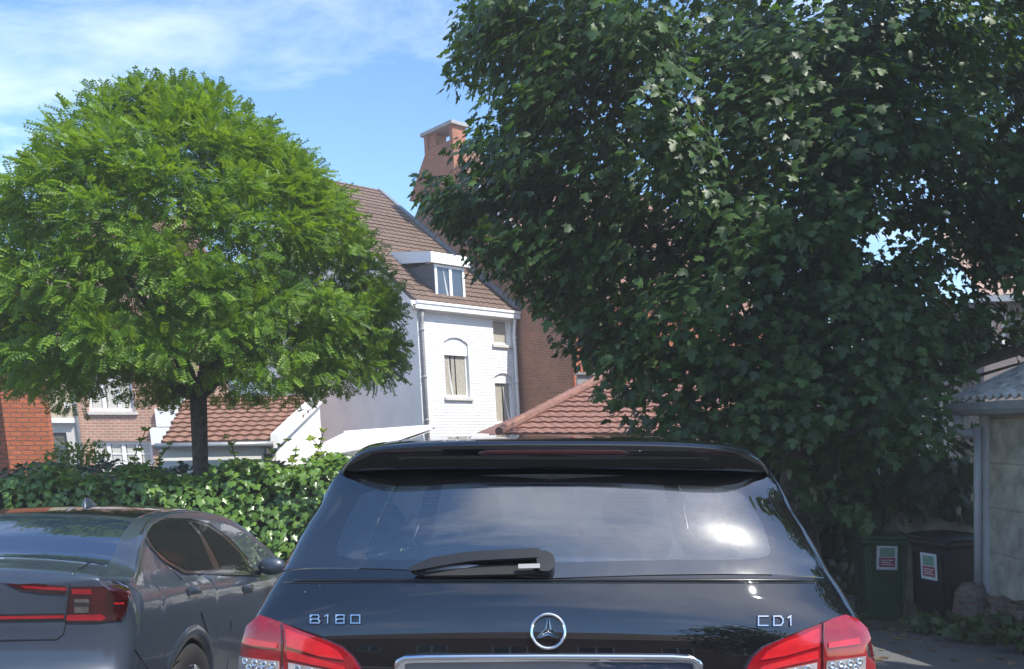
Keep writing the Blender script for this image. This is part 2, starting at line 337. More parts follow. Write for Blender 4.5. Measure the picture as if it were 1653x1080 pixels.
def wall(mb, F, u0, u1, z0, z1, holes=(), v=0, depth=.14, m=0):
    us = sorted({u0, u1, *[h[0] for h in holes], *[h[1] for h in holes]}); zs = sorted({z0, z1, *[h[2] for h in holes], *[h[3] for h in holes]})
    for a, b in zip(us, us[1:]):
        for c, d in zip(zs, zs[1:]):
            cu, cz = (a+b)/2, (c+d)/2
            if any(h[0] < cu < h[1] and h[2] < cz < h[3] for h in holes): continue
            mb.poly([F.p(a, v, c), F.p(b, v, c), F.p(b, v, d), F.p(a, v, d)], m)
    for h in holes:
        a, b, c, d = h[:4]; ah = h[4] if len(h) > 4 else 0
        mb.poly([F.p(a, v, c), F.p(a, v, d), F.p(a, v+depth, d), F.p(a, v+depth, c)], m); mb.poly([F.p(b, v, c), F.p(b, v, d), F.p(b, v+depth, d), F.p(b, v+depth, c)], m)
        mb.poly([F.p(a, v, c), F.p(b, v, c), F.p(b, v+depth, c), F.p(a, v+depth, c)], m)
        if ah:                              # segmental arch: spandrels flush with the wall, curved soffit
            n = 10; arc = [(a+(b-a)*k/n, d-ah+ah*(1-(2*k/n-1)**2)) for k in range(n+1)]
            for (ua, za), (ub, zb) in zip(arc, arc[1:]):
                mb.poly([F.p(ua, v, za), F.p(ub, v, zb), F.p(ub, v, d), F.p(ua, v, d)], m); mb.poly([F.p(ua, v, za), F.p(ub, v, zb), F.p(ub, v+depth, zb), F.p(ua, v+depth, za)], m)
        else: mb.poly([F.p(a, v, d), F.p(b, v, d), F.p(b, v+depth, d), F.p(a, v+depth, d)], m)
def window(F, par, a, b, c, d, v=.09, fw=.06, mull=(), bars=(), pane='pane', frame='white_trim', sill=None, curtain=None, shutter=0, tilt=None, label=None):
    mb = MB(); t = .05
    fbox(mb, F, a, a+fw, v, v+t, c, d); fbox(mb, F, b-fw, b, v, v+t, c, d); fbox(mb, F, a+fw, b-fw, v, v+t, c, c+fw); fbox(mb, F, a+fw, b-fw, v, v+t, d-fw, d)
    for k in mull: fbox(mb, F, a+(b-a)*k-fw*.6, a+(b-a)*k+fw*.6, v-.004, v+t, c+fw, d-fw)
    for k in bars: fbox(mb, F, a+fw, b-fw, v+.006, v+t-.01, c+(d-c)*k-.014, c+(d-c)*k+.014)
    if tilt:                                # a sash tilted inwards at the top, seen as a slanting white stile
        for (ua, za, ub, zb) in tilt:
            q = [F.p(a+(b-a)*ua, v+.02, c+(d-c)*za), F.p(a+(b-a)*ub, v+.05, c+(d-c)*zb)]; mb.tube(q, .028, 4)
    w = mb.build('window', M[frame], par)
    if label: w['label'] = label
    m2 = MB(); fbox(m2, F, a+fw*.5, b-fw*.5, v+.03, v+.036, c+fw*.5, d-fw*.5); m2.build('pane', M[pane], w)
    if curtain:
        m3 = MB()
        for (ua, ub, mat) in curtain:
            n = 16; rows = []
            for zc in (c+fw, d-fw): rows.append([F.p(a+(b-a)*(ua+(ub-ua)*k/n), v+.024+.003*math.sin(k*2.4), zc) for k in range(n+1)])
            m3.grid(rows)
        m3.build('curtain', M[mat], w)
    if shutter:
        m4 = MB(); n = 7
        for k in range(n):
            z0 = d-shutter*(k+1)/n; fbox(m4, F, a+.01, b-.01, v-.05, v-.03+.006*(k % 2), z0+.006, d-shutter*k/n)
        m4.build('roller_shutter', M['white_trim'], w)
    if sill:
        m5 = MB(); fbox(m5, F, a-.07, b+.07, -.07, v+.02, c-.10, c-.012); m5.build('sill', M[sill], w, bevel=.01)
    return w
def tileroof(mb, p0, U, V, lu, lv, clip=None, row=.32, col=.24, amp=.022, step=.035, m=0):
    p0, U, V = Vector(p0), Vector(U).normalized(), Vector(V).normalized(); n = U.cross(V)
    if n.z < 0: n = -n
    nu = max(1, int(lu/col*6)); nr = max(1, int(math.ceil(lv/row)))
    for r in range(nr):
        va, vb = r*row, min(lv, (r+1)*row+.02)
        jit = random.uniform(-.006, .006)
        for k in range(nu):
            ua, ub = lu*k/nu, lu*(k+1)/nu
            if clip and not clip((ua+ub)/2, (va+vb)/2): continue
            h = [amp*(1+math.sin(2*math.pi*x/col))*.5 for x in (ua, ub)]
            mb.poly([p0+U*ua+V*va+n*(h[0]+step+jit), p0+U*ub+V*va+n*(h[1]+step+jit), p0+U*ub+V*vb+n*h[1], p0+U*ua+V*vb+n*h[0]], m)
            mb.poly([p0+U*ua+V*va+n*(h[0]*.2-.01), p0+U*ub+V*va+n*(h[1]*.2-.01), p0+U*ub+V*va+n*(h[1]+step+jit), p0+U*ua+V*va+n*(h[0]+step+jit)], m)
def ridgecaps(mb, a, b, r=.11, m=0):
    a, b = Vector(a), Vector(b); d = (b-a).length; n = max(1, int(d/.35))
    for k in range(n):
        q0, q1 = a.lerp(b, k/n), a.lerp(b, (k+1.06)/n); mb.tube([q0, q1], [r*.92, r*1.06], 10, m)
# ------------------------------------------------------------------ the white house
F = Fr(-2.65, 24.0, .77, .64, .055, 4.9)
wh = empty('white_house', F.p(0, 0, gz(0, 24)), 'tall white painted brick house with brown tiled roof and dormer', 'house')
GZ = -1.1; FW = 3.48; ZE = 4.95
hs = []
for (x0, y0, x1, y1, ah) in ((718, 545, 757, 641, .16), (796, 512, 823, 556, .12), (800, 603, 834, 684, .12)):
    u0, _ = F.pix(x0, (y0+y1)/2); u1, _ = F.pix(x1, (y0+y1)/2); _, zt = F.pix((x0+x1)/2, y0); _, zb = F.pix((x0+x1)/2, y1)
    hs.append((u0, min(u1, FW-.16), zb, zt, ah))
mb = MB(); wall(mb, F, 0, FW, GZ, ZE-.02, hs)
wh_front = mb.build('front_wall', M['white_brick'], wh)
RD, RZ = 7.2, 10.05
mb = MB()                                   # gable wall facing left
mb.poly([F.p(0, 0, GZ), F.p(0, 0, ZE-.02), F.p(0, RD, RZ-.12), F.p(0, 2*RD, ZE), F.p(0, 2*RD, GZ)]); mb.poly([F.p(0, 2*RD, GZ), F.p(FW, 2*RD, GZ), F.p(FW, 2*RD, ZE), F.p(0, 2*RD, ZE)])
mb.build('gable_wall', M['white_render'], wh)
h = hs[0]; window(F, wh, h[0], h[1], h[2], h[3], .1, .06, (), (), 'pane', sill='cream_trim', curtain=[(.06, .3, 'curtain'), (.36, .5, 'white_trim'), (.55, .94, 'beige_curtain')], shutter=.52, tilt=[(.36, .04, .25, .66)], label='arched window with its roller shutter partly down')
h = hs[1]; window(F, wh, h[0], h[1], h[2], h[3], .1, .06, (), (), 'pane', sill='cream_trim', curtain=[(.08, .92, 'beige_curtain')], shutter=.14, label='small arched window under the gutter')
h = hs[2]; window(F, wh, h[0], h[1], h[2], h[3], .1, .06, (), (), 'pane', sill='cream_trim', curtain=[(.08, .5, 'beige_curtain'), (.58, .92, 'beige_curtain')], shutter=.3, tilt=[(.86, .04, .56, .78)])
p0 = F.p(-.12, -.16, ZE+.06); sv = F.p(0, RD, RZ)-F.p(0, 0, ZE+.02); sl_ = sv.length+.2
mb = MB(); Uw = F.p(1, 0, 0)-F.p(0, 0, 0)
du0 = F.pix(703, 470)[0]; du1 = F.pix(752, 470)[0]
tileroof(mb, p0, Uw, sv, FW+.1, sl_+.05)
back = F.p(0, RD, RZ)-F.p(0, 2*RD, ZE)
mb.poly([F.p(-.1, 2*RD, ZE), F.p(FW, 2*RD, ZE), F.p(FW, RD, RZ), F.p(-.1, RD, RZ)])
rf = mb.build('roof', M['brown_tile'], wh)
mb = MB(); ridgecaps(mb, F.p(-.12, RD, RZ+.03), F.p(FW, RD, RZ+.03), .12); mb.build('ridge_tiles', M['brown_tile'], rf)
mb = MB(); mb.prism([p0+Uw*(-.015)+Vector((0, 0, -.09)), p0+Uw*(-.015)+Vector((0, 0, .02)), F.p(-.135, RD, RZ+.05), F.p(-.135, RD, RZ-.10)], Uw*.05); mb.build('verge_board', M['bark'], rf)
mb = MB()
fbox(mb, F, -.16, FW+.10, -.24, -.06, ZE-.17, ZE+.03); fbox(mb, F, -.16, FW+.10, -.27, -.24, ZE-.02, ZE+.06); fbox(mb, F, -.16, FW+.06, -.06, -.003, ZE-.21, ZE-.05); fbox(mb, F, -.32, -.16, -.22, .22, ZE-.16, ZE+.05)
mb.build('gutter', M['white_trim'], wh, bevel=.012)
for uu in (.10, FW-.05):
    mb = MB(); q = [F.p(uu, -.14, ZE-.16), F.p(uu, -.10, ZE-.4), F.p(uu, -.075, ZE-.6), F.p(uu, -.075, GZ)]; mb.tube(q, .052, 10)
    for zc in (4.2, 2.9, 1.7): mb.tube([F.p(uu, -.075, zc), F.p(uu, -.075, zc+.05)], .066, 10)
    mb.build('drainpipe', M['grey_trim' if uu < 1 else 'white_trim'], wh, smoothsh=True)
# dormer
dz0 = ZE+.08; V0 = .28
u0 = F.pix(702, 478, V0)[0]; u1 = F.pix(750, 484, V0)[0]+.02; zt = F.pix(700, 424, V0)[1]; zt2 = F.pix(700, 408, V0)[1]
slope = (RZ-ZE)/RD
mb = MB(); vb = (zt2-ZE-.1)/slope-.05
mb.poly([F.p(u0, V0, dz0), F.p(u0, V0, zt), F.p(u0, vb, zt)]); mb.poly([F.p(u1, V0, dz0), F.p(u1, V0, zt), F.p(u1, vb, zt)])
for k in range(1, 9):
    zc = dz0+(zt-dz0)*k/9; mb.box(F.p(u0, V0+.01, zc), F.p(u0-.008, V0+.01, zc)-F.p(u0, V0+.01, zc), F.p(u0, vb*.95*k/9+V0, zc)-F.p(u0, V0+.01, zc), (0, 0, .012))
dm = mb.build('dormer', M['slate'], wh)
mb = MB()                                   # flat lid with white fascias
vf = V0-.14
fbox(mb, F, u0-.16, u1+.14, vf, vf+.03, zt-.02, zt2); mb.poly([F.p(u0-.16, vf, zt2), F.p(u1+.14, vf, zt2), F.p(u1+.14, vb+1.0, zt2+.42), F.p(u0-.16, vb+1.0, zt2+.42)])
mb.prism([F.p(u0-.16, vf+.03, zt-.02), F.p(u0-.16, vf+.03, zt2), F.p(u0-.16, vb+.9, zt2+.40), F.p(u0-.16, vb+.6, zt+.26)], F.p(.03, 0, 0)-F.p(0, 0, 0))
mb.prism([F.p(u1+.11, vf+.03, zt-.02), F.p(u1+.11, vf+.03, zt2), F.p(u1+.11, vb+.9, zt2+.40), F.p(u1+.11, vb+.6, zt+.26)], F.p(.03, 0, 0)-F.p(0, 0, 0))
mb.poly([F.p(u0-.13, vf+.03, zt-.01), F.p(u1+.11, vf+.03, zt-.01), F.p(u1+.11, V0+.2, zt-.01), F.p(u0-.13, V0+.2, zt-.01)])
mb.build('fascia', M['white_trim'], dm)
Fd = Fr(F.p(0, V0, 5.4).x, F.p(0, V0, 5.4).y, .77, .64, F.k, 5.4)
wd = window(Fd, wh, u0+.02, u1, dz0+.02, zt-.03, -.03, .08, (.52,), (), 'dorm_pane', tilt=[(.44, .08, .30, .9)], label='dormer window with one sash tilted open')
mb = MB()                                   # lead flashing where the roof meets the taller gable
a = p0+Uw*(FW+.06)+Vector((0, 0, .10)); b_ = F.p(FW-.06, RD, RZ+.12); mb.prism([a, a+Vector((0, 0, .10)), b_+Vector((0, 0, .10)), b_], Uw*.16); mb.build('flashing', M['lead'], rf)
# ------------------------------------------------------------------ the tall brick house
bh = empty('brick_house', F.p(FW+.5, -2, gz(1.5, 24)), 'tall red brick house with wide chimney behind the white house', 'house')
UB = FW+.13
def cornerv(px, py):                        # v where the sight line meets the gable plane u = UB
    v, z = 0., 5.
    for _ in range(25):
        a = (px-CX)/FPX; dx = -F.k*(z-F.zr); v = (a*(F.o[1]+UB*F.u[1])-F.o[0]-UB*F.u[0]-dx)/(F.w[0]-a*F.w[1])
        z = CH-(py-HY)/FPX*(F.o[1]+UB*F.u[1]+v*F.w[1])
    return v, z
vF, zF = cornerv(917, 470); vA, zA = cornerv(716, 243); vR = 2*vA-vF
mb = MB(); mb.poly([F.p(UB, vF, GZ), F.p(UB, vF, zF), F.p(UB, vA, zA), F.p(UB, vR, zF), F.p(UB, vR, GZ)]); mb.build('gable_wall', M['red_brick'], bh)
BW = 11.
mb = MB(); ws = [(1.4, 2.2, 1.2, 3.2), (3.2, 4.2, 1.2, 3.2), (6, 7, 1.2, 3.2)]; wall(mb, F, UB, UB+BW, GZ, zF, [(UB+a, UB+b, c, d) for a, b, c, d in ws], vF)
fbox(mb, F, UB-.06, UB+.35, vF-.12, vF-.004, GZ, zF-.1); fbox(mb, F, UB+.9, UB+1.1, vF-.1, vF-.004, GZ, zF-.1)
mb.poly([F.p(UB+BW, vF, GZ), F.p(UB+BW, vF, zF), F.p(UB+BW, vA, zA), F.p(UB+BW, vR, zF), F.p(UB+BW, vR, GZ)])
mb.build('front_wall', M['orange_brick'], bh)
for a, b, c, d in ws:
    Fb = Fr(F.p(0, vF, 4.9).x, F.p(0, vF, 4.9).y, .77, .64, F.k, 4.9); window(Fb, bh, UB+a, UB+b, c, d, .08, .07, (.5,), (.5,), sill='cream_trim')
mb = MB(); dv = F.p(0, vA, zA+.05)-F.p(0, vF, zF+.05); q0 = F.p(UB+.1, vF, zF+.05)-dv.normalized()*.25
tileroof(mb, q0, Uw, dv, BW-.1, dv.length+.25, row=.34, col=.26)
mb.poly([F.p(UB, vA, zA), F.p(UB+BW, vA, zA), F.p(UB+BW, vR, zF), F.p(UB, vR, zF)]); br = mb.build('roof', M['orange_tile'], bh)
mb = MB(); ridgecaps(mb, F.p(UB, vA, zA+.08), F.p(UB+BW, vA, zA+.08), .13); mb.build('ridge_tiles', M['orange_tile'], br)
mb = MB(); mb.prism([q0+Vector((0, 0, -.12)), q0+Vector((0, 0, .1)), q0.lerp(F.p(UB+.1, vA, zA), .7)+Vector((0, 0, .12)), q0.lerp(F.p(UB+.1, vA, zA), .7)+Vector((0, 0, -.1))], Uw*-.16); mb.build('verge_board', M['white_trim'], br)
# chimney with a sky slot under its cap and sloping shoulders
va, _ = cornerv(686, 215); vb2, _ = cornerv(732, 205); zc1 = cornerv(710, 204)[1]; cu0, cu1 = UB-.06, UB+.48
ch0 = zA-1.2
mb = MB()
fbox(mb, F, cu0, cu1, vb2, va, ch0, zc1-.62)
fbox(mb, F, cu0, cu1, va-.20, va, zc1-.62, zc1-.14); fbox(mb, F, cu0, cu1, vb2, vb2+.16, zc1-.62, zc1-.14); fbox(mb, F, cu0+.05, cu1-.05, (va+vb2)/2+.2, va-.2, zc1-.62, zc1-.14)
pr = [F.p(cu0+.03, va, zA+.15), F.p(cu0+.03, va+1.15, zA-1.25), F.p(cu0+.03, va, zA-1.35)]; mb.prism(pr, Uw*.4)
chm = mb.build('chimney', M['chimney_brick'], bh)
mb = MB(); fbox(mb, F, cu0-.09, cu1+.10, vb2-.1, va+.1, zc1-.14, zc1-.02); mb.build('cap', M['grey_trim'], chm, bevel=.01)
# ------------------------------------------------------------------ hip-roofed outbuilding in front of it
hb = empty('tiled_outbuilding', (3.0, 17.5, gz(3, 17)), 'low outbuilding with red tiled hip roof below the brick house', 'outbuilding')
e0 = P(806, 699, 16.5); e0.z = 1.38; HL = 7.2; ez = e0.z; top = Vector((e0.x+2.35, e0.y+3.1, 2.62))
tl = Vector((1.0, .12, 0)).normalized(); perp = Vector((-tl.y, tl.x, 0))
run = (top-e0).dot(perp); shift = (top-e0).dot(tl); Vh = perp*run+Vector((0, 0, top.z-ez)); lv = Vh.length
mb = MB(); tileroof(mb, e0, tl, Vh, HL, lv, clip=lambda u, v: u > shift*v/lv and u < HL-shift*v/lv*.4, row=.27, col=.22, amp=.02, step=.04)
# left hip end and back slope
mb.poly([e0, e0+perp*run*2, top]); mb.poly([e0+perp*run*2, e0+perp*run*2+tl*HL, top+tl*(HL-1.4*shift), top]); mb.poly([e0+tl*HL, e0+tl*HL+perp*2*run, top+tl*(HL-1.4*shift)])
hr = mb.build('roof', M['red_tile'], hb)
mb = MB(); ridgecaps(mb, e0+Vector((0, 0, .05)), top+Vector((0, 0, .06)), .11); ridgecaps(mb, top+Vector((0, 0, .06)), top+tl*(HL-1.4*shift)+Vector((0, 0, .06)), .11); mb.build('ridge_tiles', M['red_tile'], hr)
mb = MB(); a = e0+tl*.3+perp*.3; mb.box((a.x, a.y, gz(2, 17)-.2), tl*(HL-.6), perp*(run*2-.6), (0, 0, ez-gz(2, 17)+.18)); mb.build('wall', M['white_render'], hb)
mb = MB(); q = top+Vector((.1, .35, .02)); mb.box(q+Vector((-.7, .1, -.12)), (.42, 0, 0), (0, .3, 0), (0, 0, .22)); mb.box(q+Vector((-.75, .05, .10)), (.52, 0, 0), (0, .4, 0), (0, 0, .05)); mb.build('vent_stack', M['grey_trim'], hb)
mb = MB(); mb.grid([[q+Vector((x, y, .05+.42*(x+.2)+.03*math.sin(x*11+y*7))) for x in np.linspace(-.15, .8, 10)] for y in (0, .25, .5)]); mb.build('lead_cover', M['lead'], hr, smoothsh=True)
# ------------------------------------------------------------------ low white annex with tiled roof, left
an = empty('white_annex', (-5, 15.6, gz(-5, 15)), 'low white annex with orange tiled roof behind the round tree', 'outbuilding')
a0 = P(262, 716, 15.0); a1 = P(441, 712, 15.0); r1 = P(514, 642, 17.4); r0 = P(296, 650, 17.4); r0.z = r1.z
mb = MB(); Ua = a1-a0; tileroof(mb, a0-Ua.normalized()*.9, Ua, (r1-a1)-Ua.normalized()*(r1-a1).dot(Ua.normalized()), Ua.length+2.2, (r1-a1).length*1.02,
     clip=lambda u, v: u-.9 > -.55*v*.35 and u-.9 < Ua.length+v*.16, row=.26, col=.21, amp=.022, step=.035)
ar = mb.build('roof', M['orange_tile'], an)
mb = MB(); mb.prism([a1+Vector((-.03, -.06, -.12)), a1+Vector((-.03, -.06, .12)), r1+Vector((0, 0, .16)), r1+Vector((0, 0, -.08))], (.10, .02, 0)); mb.build('verge_board', M['white_trim'], ar)
mb = MB(); mb.prism([(a0.x-.1, a0.y+.12, gz(-5, 15)-.3), (a1.x-.02, a1.y+.12, gz(-5, 15)-.3), (a1.x-.02, a1.y+.12, a1.z), (a0.x-.1, a0.y+.12, a0.z)], (.2, 2.6, 0)); mb.prism([(a1.x, a1.y+.14, gz(-5, 15)-.3), (a1.x, a1.y+.14, a1.z), (r1.x, r1.y, r1.z-.05), (r1.x+.1, r1.y+.3, gz(-5, 15)-.3)], (.02, 0, 0)); mb.build('wall', M['white_render'], an)
mb = MB(); mb.tube([a0+Vector((-.1, -.06, -.05)), a1+Vector((.02, -.06, -.05))], .055, 8); mb.build('gutter', M['zinc'], an, smoothsh=True)
mb = MB(); q = P(432, 732, 14.95); mb.lathe([(.005, .14), (.03, .13), (.075, .0), (.075, -.02), (.055, -.12), (.005, -.13)], q, (0, 0, 1), 8); mb.tube([q+Vector((0, .02, .1)), q+Vector((-.02, .2, .16))], .012, 6); mb.build('wall_lamp', M['black_plastic'], an)
# ------------------------------------------------------------------ white lean-to between annex and house
lt = empty('lean_to', (-3.2, 18.0, gz(-3, 18)), 'white lean-to with sloping zinc roof against the white house gable', 'lean-to')
b0 = P(468, 746, 17.0); b1 = P(556, 702, 19.5); b2 = P(700, 691, 21.5); b3 = P(640, 712, 17.6)
mb = MB(); mb.poly([b0, b3, b2, b1]); mb.poly([b0-Vector((0, 0, .06)), b3-Vector((0, 0, .06)), b2-Vector((0, 0, .06)), b1-Vector((0, 0, .06))])
mb.build('roof', M['white_render'], lt)
mb = MB(); mb.tube([b0, b1], .055, 8); mb.tube([b1+Vector((0, 0, .03)), b2+Vector((0, 0, .03))], .06, 8); mb.tube([b0, b3], .06, 8); mb.build('gutter', M['white_trim'], lt, smoothsh=True)
mb = MB()
mb.prism([Vector((b0.x, b0.y, -1.2)), Vector((b3.x, b3.y, -1.2)), b3-Vector((0, 0, .08)), b0-Vector((0, 0, .08))], (.02, .1, 0)); mb.prism([Vector((b0.x, b0.y+.12, -1.2)), b0+Vector((0, .12, -.08)), b1-Vector((0, 0, .08)), Vector((b1.x, b1.y, -1.2))], (.08, 0, 0)); mb.build('wall', M['white_render'], lt)
# ------------------------------------------------------------------ houses on the left
Fp = Fr(-12.3, 23.5, 1, .08, .12, 1.5)
ph = empty('pink_brick_house', Fp.p(1.5, 0, -1.1), 'pale pink brick house with white casement windows on the left', 'house')
def rect(F, x0, y0, x1, y1):
    u0, za = F.pix(x0, (y0+y1)/2); u1, _ = F.pix(x1, (y0+y1)/2); _, zt = F.pix((x0+x1)/2, y0); _, zb = F.pix((x0+x1)/2, y1); return (u0, u1, zb, zt)
pu0 = Fp.pix(127, 680)[0]; pu1 = Fp.pix(262, 690)[0]
w1 = rect(Fp, 139, 600, 214, 664); w2 = rect(Fp, 151, 712, 247, 756)
mb = MB(); wall(mb, Fp, pu0, pu1+.5, -1.2, 6.2, [w1, w2]); mb.poly([Fp.p(pu1+.5, 0, -1.2), Fp.p(pu1+.5, 6, -1.2), Fp.p(pu1+.5, 6, 6.2), Fp.p(pu1+.5, 0, 6.2)]); mb.build('wall', M['pink_brick'], ph)
mb = MB(); fbox(mb, Fp, pu0-.1, pu1+.6, -.1, 6, 6.2, 6.4); mb.prism([Fp.p(pu0-.1, -.2, 6.4), Fp.p(pu0-.1, 6.2, 6.4), Fp.p(pu0-.1, 3, 8.0)], Vector((pu1-pu0+.8, .1, 0))); mb.build('roof', M['red_tile'], ph)
window(Fp, ph, *w1, .08, .08, (.34, .67), (), sill='cream_trim', curtain=[(.08, .30, 'curtain'), (.40, .62, 'curtain'), (.72, .92, 'curtain')])
window(Fp, ph, *w2, .08, .09, (.25, .5, .75), (.52,), sill='cream_trim', curtain=[(.06, .2, 'curtain'), (.3, .45, 'curtain'), (.55, .7, 'curtain'), (.8, .94, 'curtain')])
mb = MB()
for (x0, y0, x1, y1) in ((246, 690, 285, 718), (254, 660, 300, 689), (268, 630, 320, 659)):
    r = rect(Fp, x0, y0, x1, y1); fbox(mb, Fp, r[0], r[1], -.16, -.006, r[2], r[3])
mb.build('white_quoin', M['white_trim'], ph)
mb = MB(); uu = pu0-.02; mb.tube([Fp.p(uu, -.06, 6), Fp.p(uu, -.06, -1.2)], .055, 8); mb.build('drainpipe', M['zinc'], ph, smoothsh=True)
Fy = Fr(-14.2, 23.3, 1, .08, .12, 1.5)
yh = empty('yellow_brick_house', Fy.p(1, 0, -1.1), 'narrow yellow brick house beside the pink brick house', 'house')
yu0 = Fy.pix(55, 680)[0]; yu1 = Fy.pix(124, 680)[0]-.04
zs = Fy.pix(100, 678)[1]; dr = rect(Fy, 81, 698, 112, 790)
mb = MB(); wall(mb, Fy, yu0, yu1, zs, 5.8, []); mb.build('wall', M['yellow_brick'], yh)
mb = MB(); wall(mb, Fy, yu0, yu1, -1.2, zs-.01, [dr], v=.01); mb.build('ground_floor', M['cream_trim'], yh)
mb = MB(); fbox(mb, Fy, yu0, yu1, -.12, -.004, zs-.08, zs+.06); mb.build('cornice', M['white_trim'], yh)
mb = MB(); fbox(mb, Fy, yu0, yu1, -.05, 6, 5.8, 6.0); mb.build('roof', M['red_tile'], yh)
window(Fy, yh, *dr, .09, .10, (), (.4, .7), frame='slate', pane='dorm_pane')
mb = MB(); l = rect(Fy, 108, 651, 115, 659); fbox(mb, Fy, l[0], l[1], -.14, 0, l[2], l[3]); mb.build('wall_light', M['white_trim'], yh)
Fo = Fr(-9.4, 15.2, 1, .04, .13, 1.4)
oh = empty('orange_brick_house', Fo.p(1, 0, -1.1), 'bright orange brick house at the left edge above the hedge', 'house')
ou1 = Fo.pix(78, 680)[0]; ou0 = Fo.pix(9, 700)[0]
mb = MB(); wall(mb, Fo, ou0, ou1, -1.2, 4.3, []); mb.poly([Fo.p(ou1, 0, -1.2), Fo.p(ou1, .12, -1.2), Fo.p(ou1, .12, 4.3), Fo.p(ou1, 0, 4.3)]); wall(mb, Fo, ou0-4, ou0-.004, -1.2, 4.3, [], v=.5); mb.poly([Fo.p(ou0-.004, 0, -1.2), Fo.p(ou0-.004, .5, -1.2), Fo.p(ou0-.004, .5, 4.3), Fo.p(ou0-.004, 0, 4.3)]); mb.build('wall', M['orange_brick'], oh)
mb = MB(); fbox(mb, Fo, ou0-4, ou1+.03, -.05, .14, 4.3, 4.42); mb.build('parapet', M['cream_trim'], oh)
mb = MB(); mb.tube([Fo.p(ou0-.10, .42, 4.2), Fo.p(ou0-.10, .42, -1.2)], .06, 8); mb.build('drainpipe', M['zinc'], oh, smoothsh=True)
# ------------------------------------------------------------------ houses on the right, behind the maple
Fr_ = Fr(11.0, 20.0, 1, -.10, -.02, 3)
rh = empty('grey_house', Fr_.p(2, 0, -1.0), 'grey rendered house with pale tiles behind the maple tree', 'house')
wr = rect(Fr_, 1597, 497, 1626, 549)
mb = MB(); wall(mb, Fr_, -.1, 6, -1.2, 4.55, [wr]); mb.poly([Fr_.p(-.1, 0, -1.2), Fr_.p(-.1, 6, -1.2), Fr_.p(-.1, 6, 4.5), Fr_.p(-.1, 0, 4.5)]); mb.build('wall', plain('grey_render', (.20, .17, .16), .9), rh)
window(Fr_, rh, *wr, .05, .09, (), (), sill='white_trim', curtain=[(.2, .95, 'pink_curtain')])
mb = MB(); tileroof(mb, Fr_.p(-.3, -.3, 4.5), Fr_.p(1, 0, 0)-Fr_.p(0, 0, 0), Vector((.05, 1, .75)), 6.5, 3.6); mb.build('roof', M['pale_tile'], rh)
mb = MB(); fbox(mb, Fr_, -.3, 6, -.35, -.2, 4.38, 4.52); mb.build('gutter', M['zinc'], rh)
sh2 = empty('slate_roof_house', (9.6, 21.5, -1.0), 'small house with grey slate roof glimpsed through the maple leaves', 'house')
mb = MB(); tileroof(mb, (8.6, 21, 3.2), (1, 0, 0), (0, 1, .7), 2.6, 2.4, row=.16, col=.2, amp=.004, step=.012); mb.build('roof', M['grey_tile'], sh2)
mb = MB(); mb.box((8.7, 21.2, -1.2), (2.4, 0, 0), (0, 4, 0), (0, 0, 4.4)); mb.build('wall', M['cream_trim'], sh2)
# ------------------------------------------------------------------ garage shed on the right
sx, sy = 5.0, 9.2
gs = empty('garage_shed', (5.2, 8.0, gz(5, 8)), 'grey concrete panel shed with corrugated roof and drainpipe', 'shed')
def gzr(y): return gz(5, y)
mb = MB(); ztop = 1.74; pz = gzr(9.2)+.42; k = 0
while pz < ztop-.05:
    z1 = min(pz+.465, ztop); mb.box((sx+random.uniform(-.004, .004), 5.6, pz+.006), (.08, 0, 0), (0, sy-.06-5.6, 0), (0, 0, z1-pz-.012)); pz = z1
mb.box((sx+.012, 5.5, gzr(9.2)+.4), (.06, 0, 0), (0, sy-.05-5.5, 0), (0, 0, ztop-gzr(9.2)-.42))
mb.box((sx+.02, sy-.10, gzr(9.2)), (3, 0, 0), (0, .1, 0), (0, 0, ztop-gzr(9.2)))
mb.build('panel_wall', M['concrete_wall'], gs, bevel=.006)
mb = MB(); mb.box((sx-.035, sy-.13, gzr(9.2)+.3), (.10, 0, 0), (0, .16, 0), (0, 0, ztop-gzr(9.2)-.3)); mb.build('corner_post', M['pvc_grey'], gs, bevel=.008)
mb = MB(); n = 26
rows = []
for zi in range(6):
    rows.append([(sx-.10+.035*math.sin(yy*9+zi*2.1)+.02*math.sin(yy*23+zi), yy, gzr(yy)-.08+(.50)*zi/5+.02*math.sin(yy*13)) for yy in np.linspace(5.5, sy+.06, n)])
rows.append([(sx+.04, p[1], p[2]) for p in rows[-1]]); mb.grid(rows)
mb.grid([[(sx-.09+.4*k/4, sy+.06+.01*k, gzr(9.2)-.1+.52*j/4) for k in range(5)] for j in range(5)]); mb.build('plinth', M['plinth_brick'], gs)
mb = MB(); mb.lathe([(.02, .30), (.10, .28), (.17, .18), (.19, 0), (.2, -.3)], (sx-.13, sy-.02, gzr(9.2)+.25), (0, 0, 1), 12); mb.build('pier', M['plinth_brick'], gs)
mb = MB()                                   # corrugated roof: slopes up to the right, waves run up the slope
ny = 170; rows = []
for j, u in enumerate(np.linspace(-.20, 3.2, 8)):
    rows.append([(sx+u, yy, ztop+.085+.20*.46+u*.46+.028*math.sin(2*math.pi*yy/.146)) for yy in np.linspace(4.9, sy+.32, ny)])
mb.grid(rows); mb.grid([[(p[0], p[1], p[2]-.008) for p in r] for r in rows])
mb.grid([[rows[0][i] for i in range(ny)], [(rows[0][i][0], rows[0][i][1], rows[0][i][2]-.008) for i in range(ny)]])
mb.build('roof', M['fibre_cement'], gs, smoothsh=True)
mb = MB()
gp = [(-.085, .075), (-.085, 0), (-.06, -.05), (0, -.062), (.05, -.04), (.065, .07), (.055, .07), (.04, -.03), (0, -.05), (-.05, -.04), (-.075, .004), (-.075, .075)]
gx, gzz = sx-.16, ztop-.035
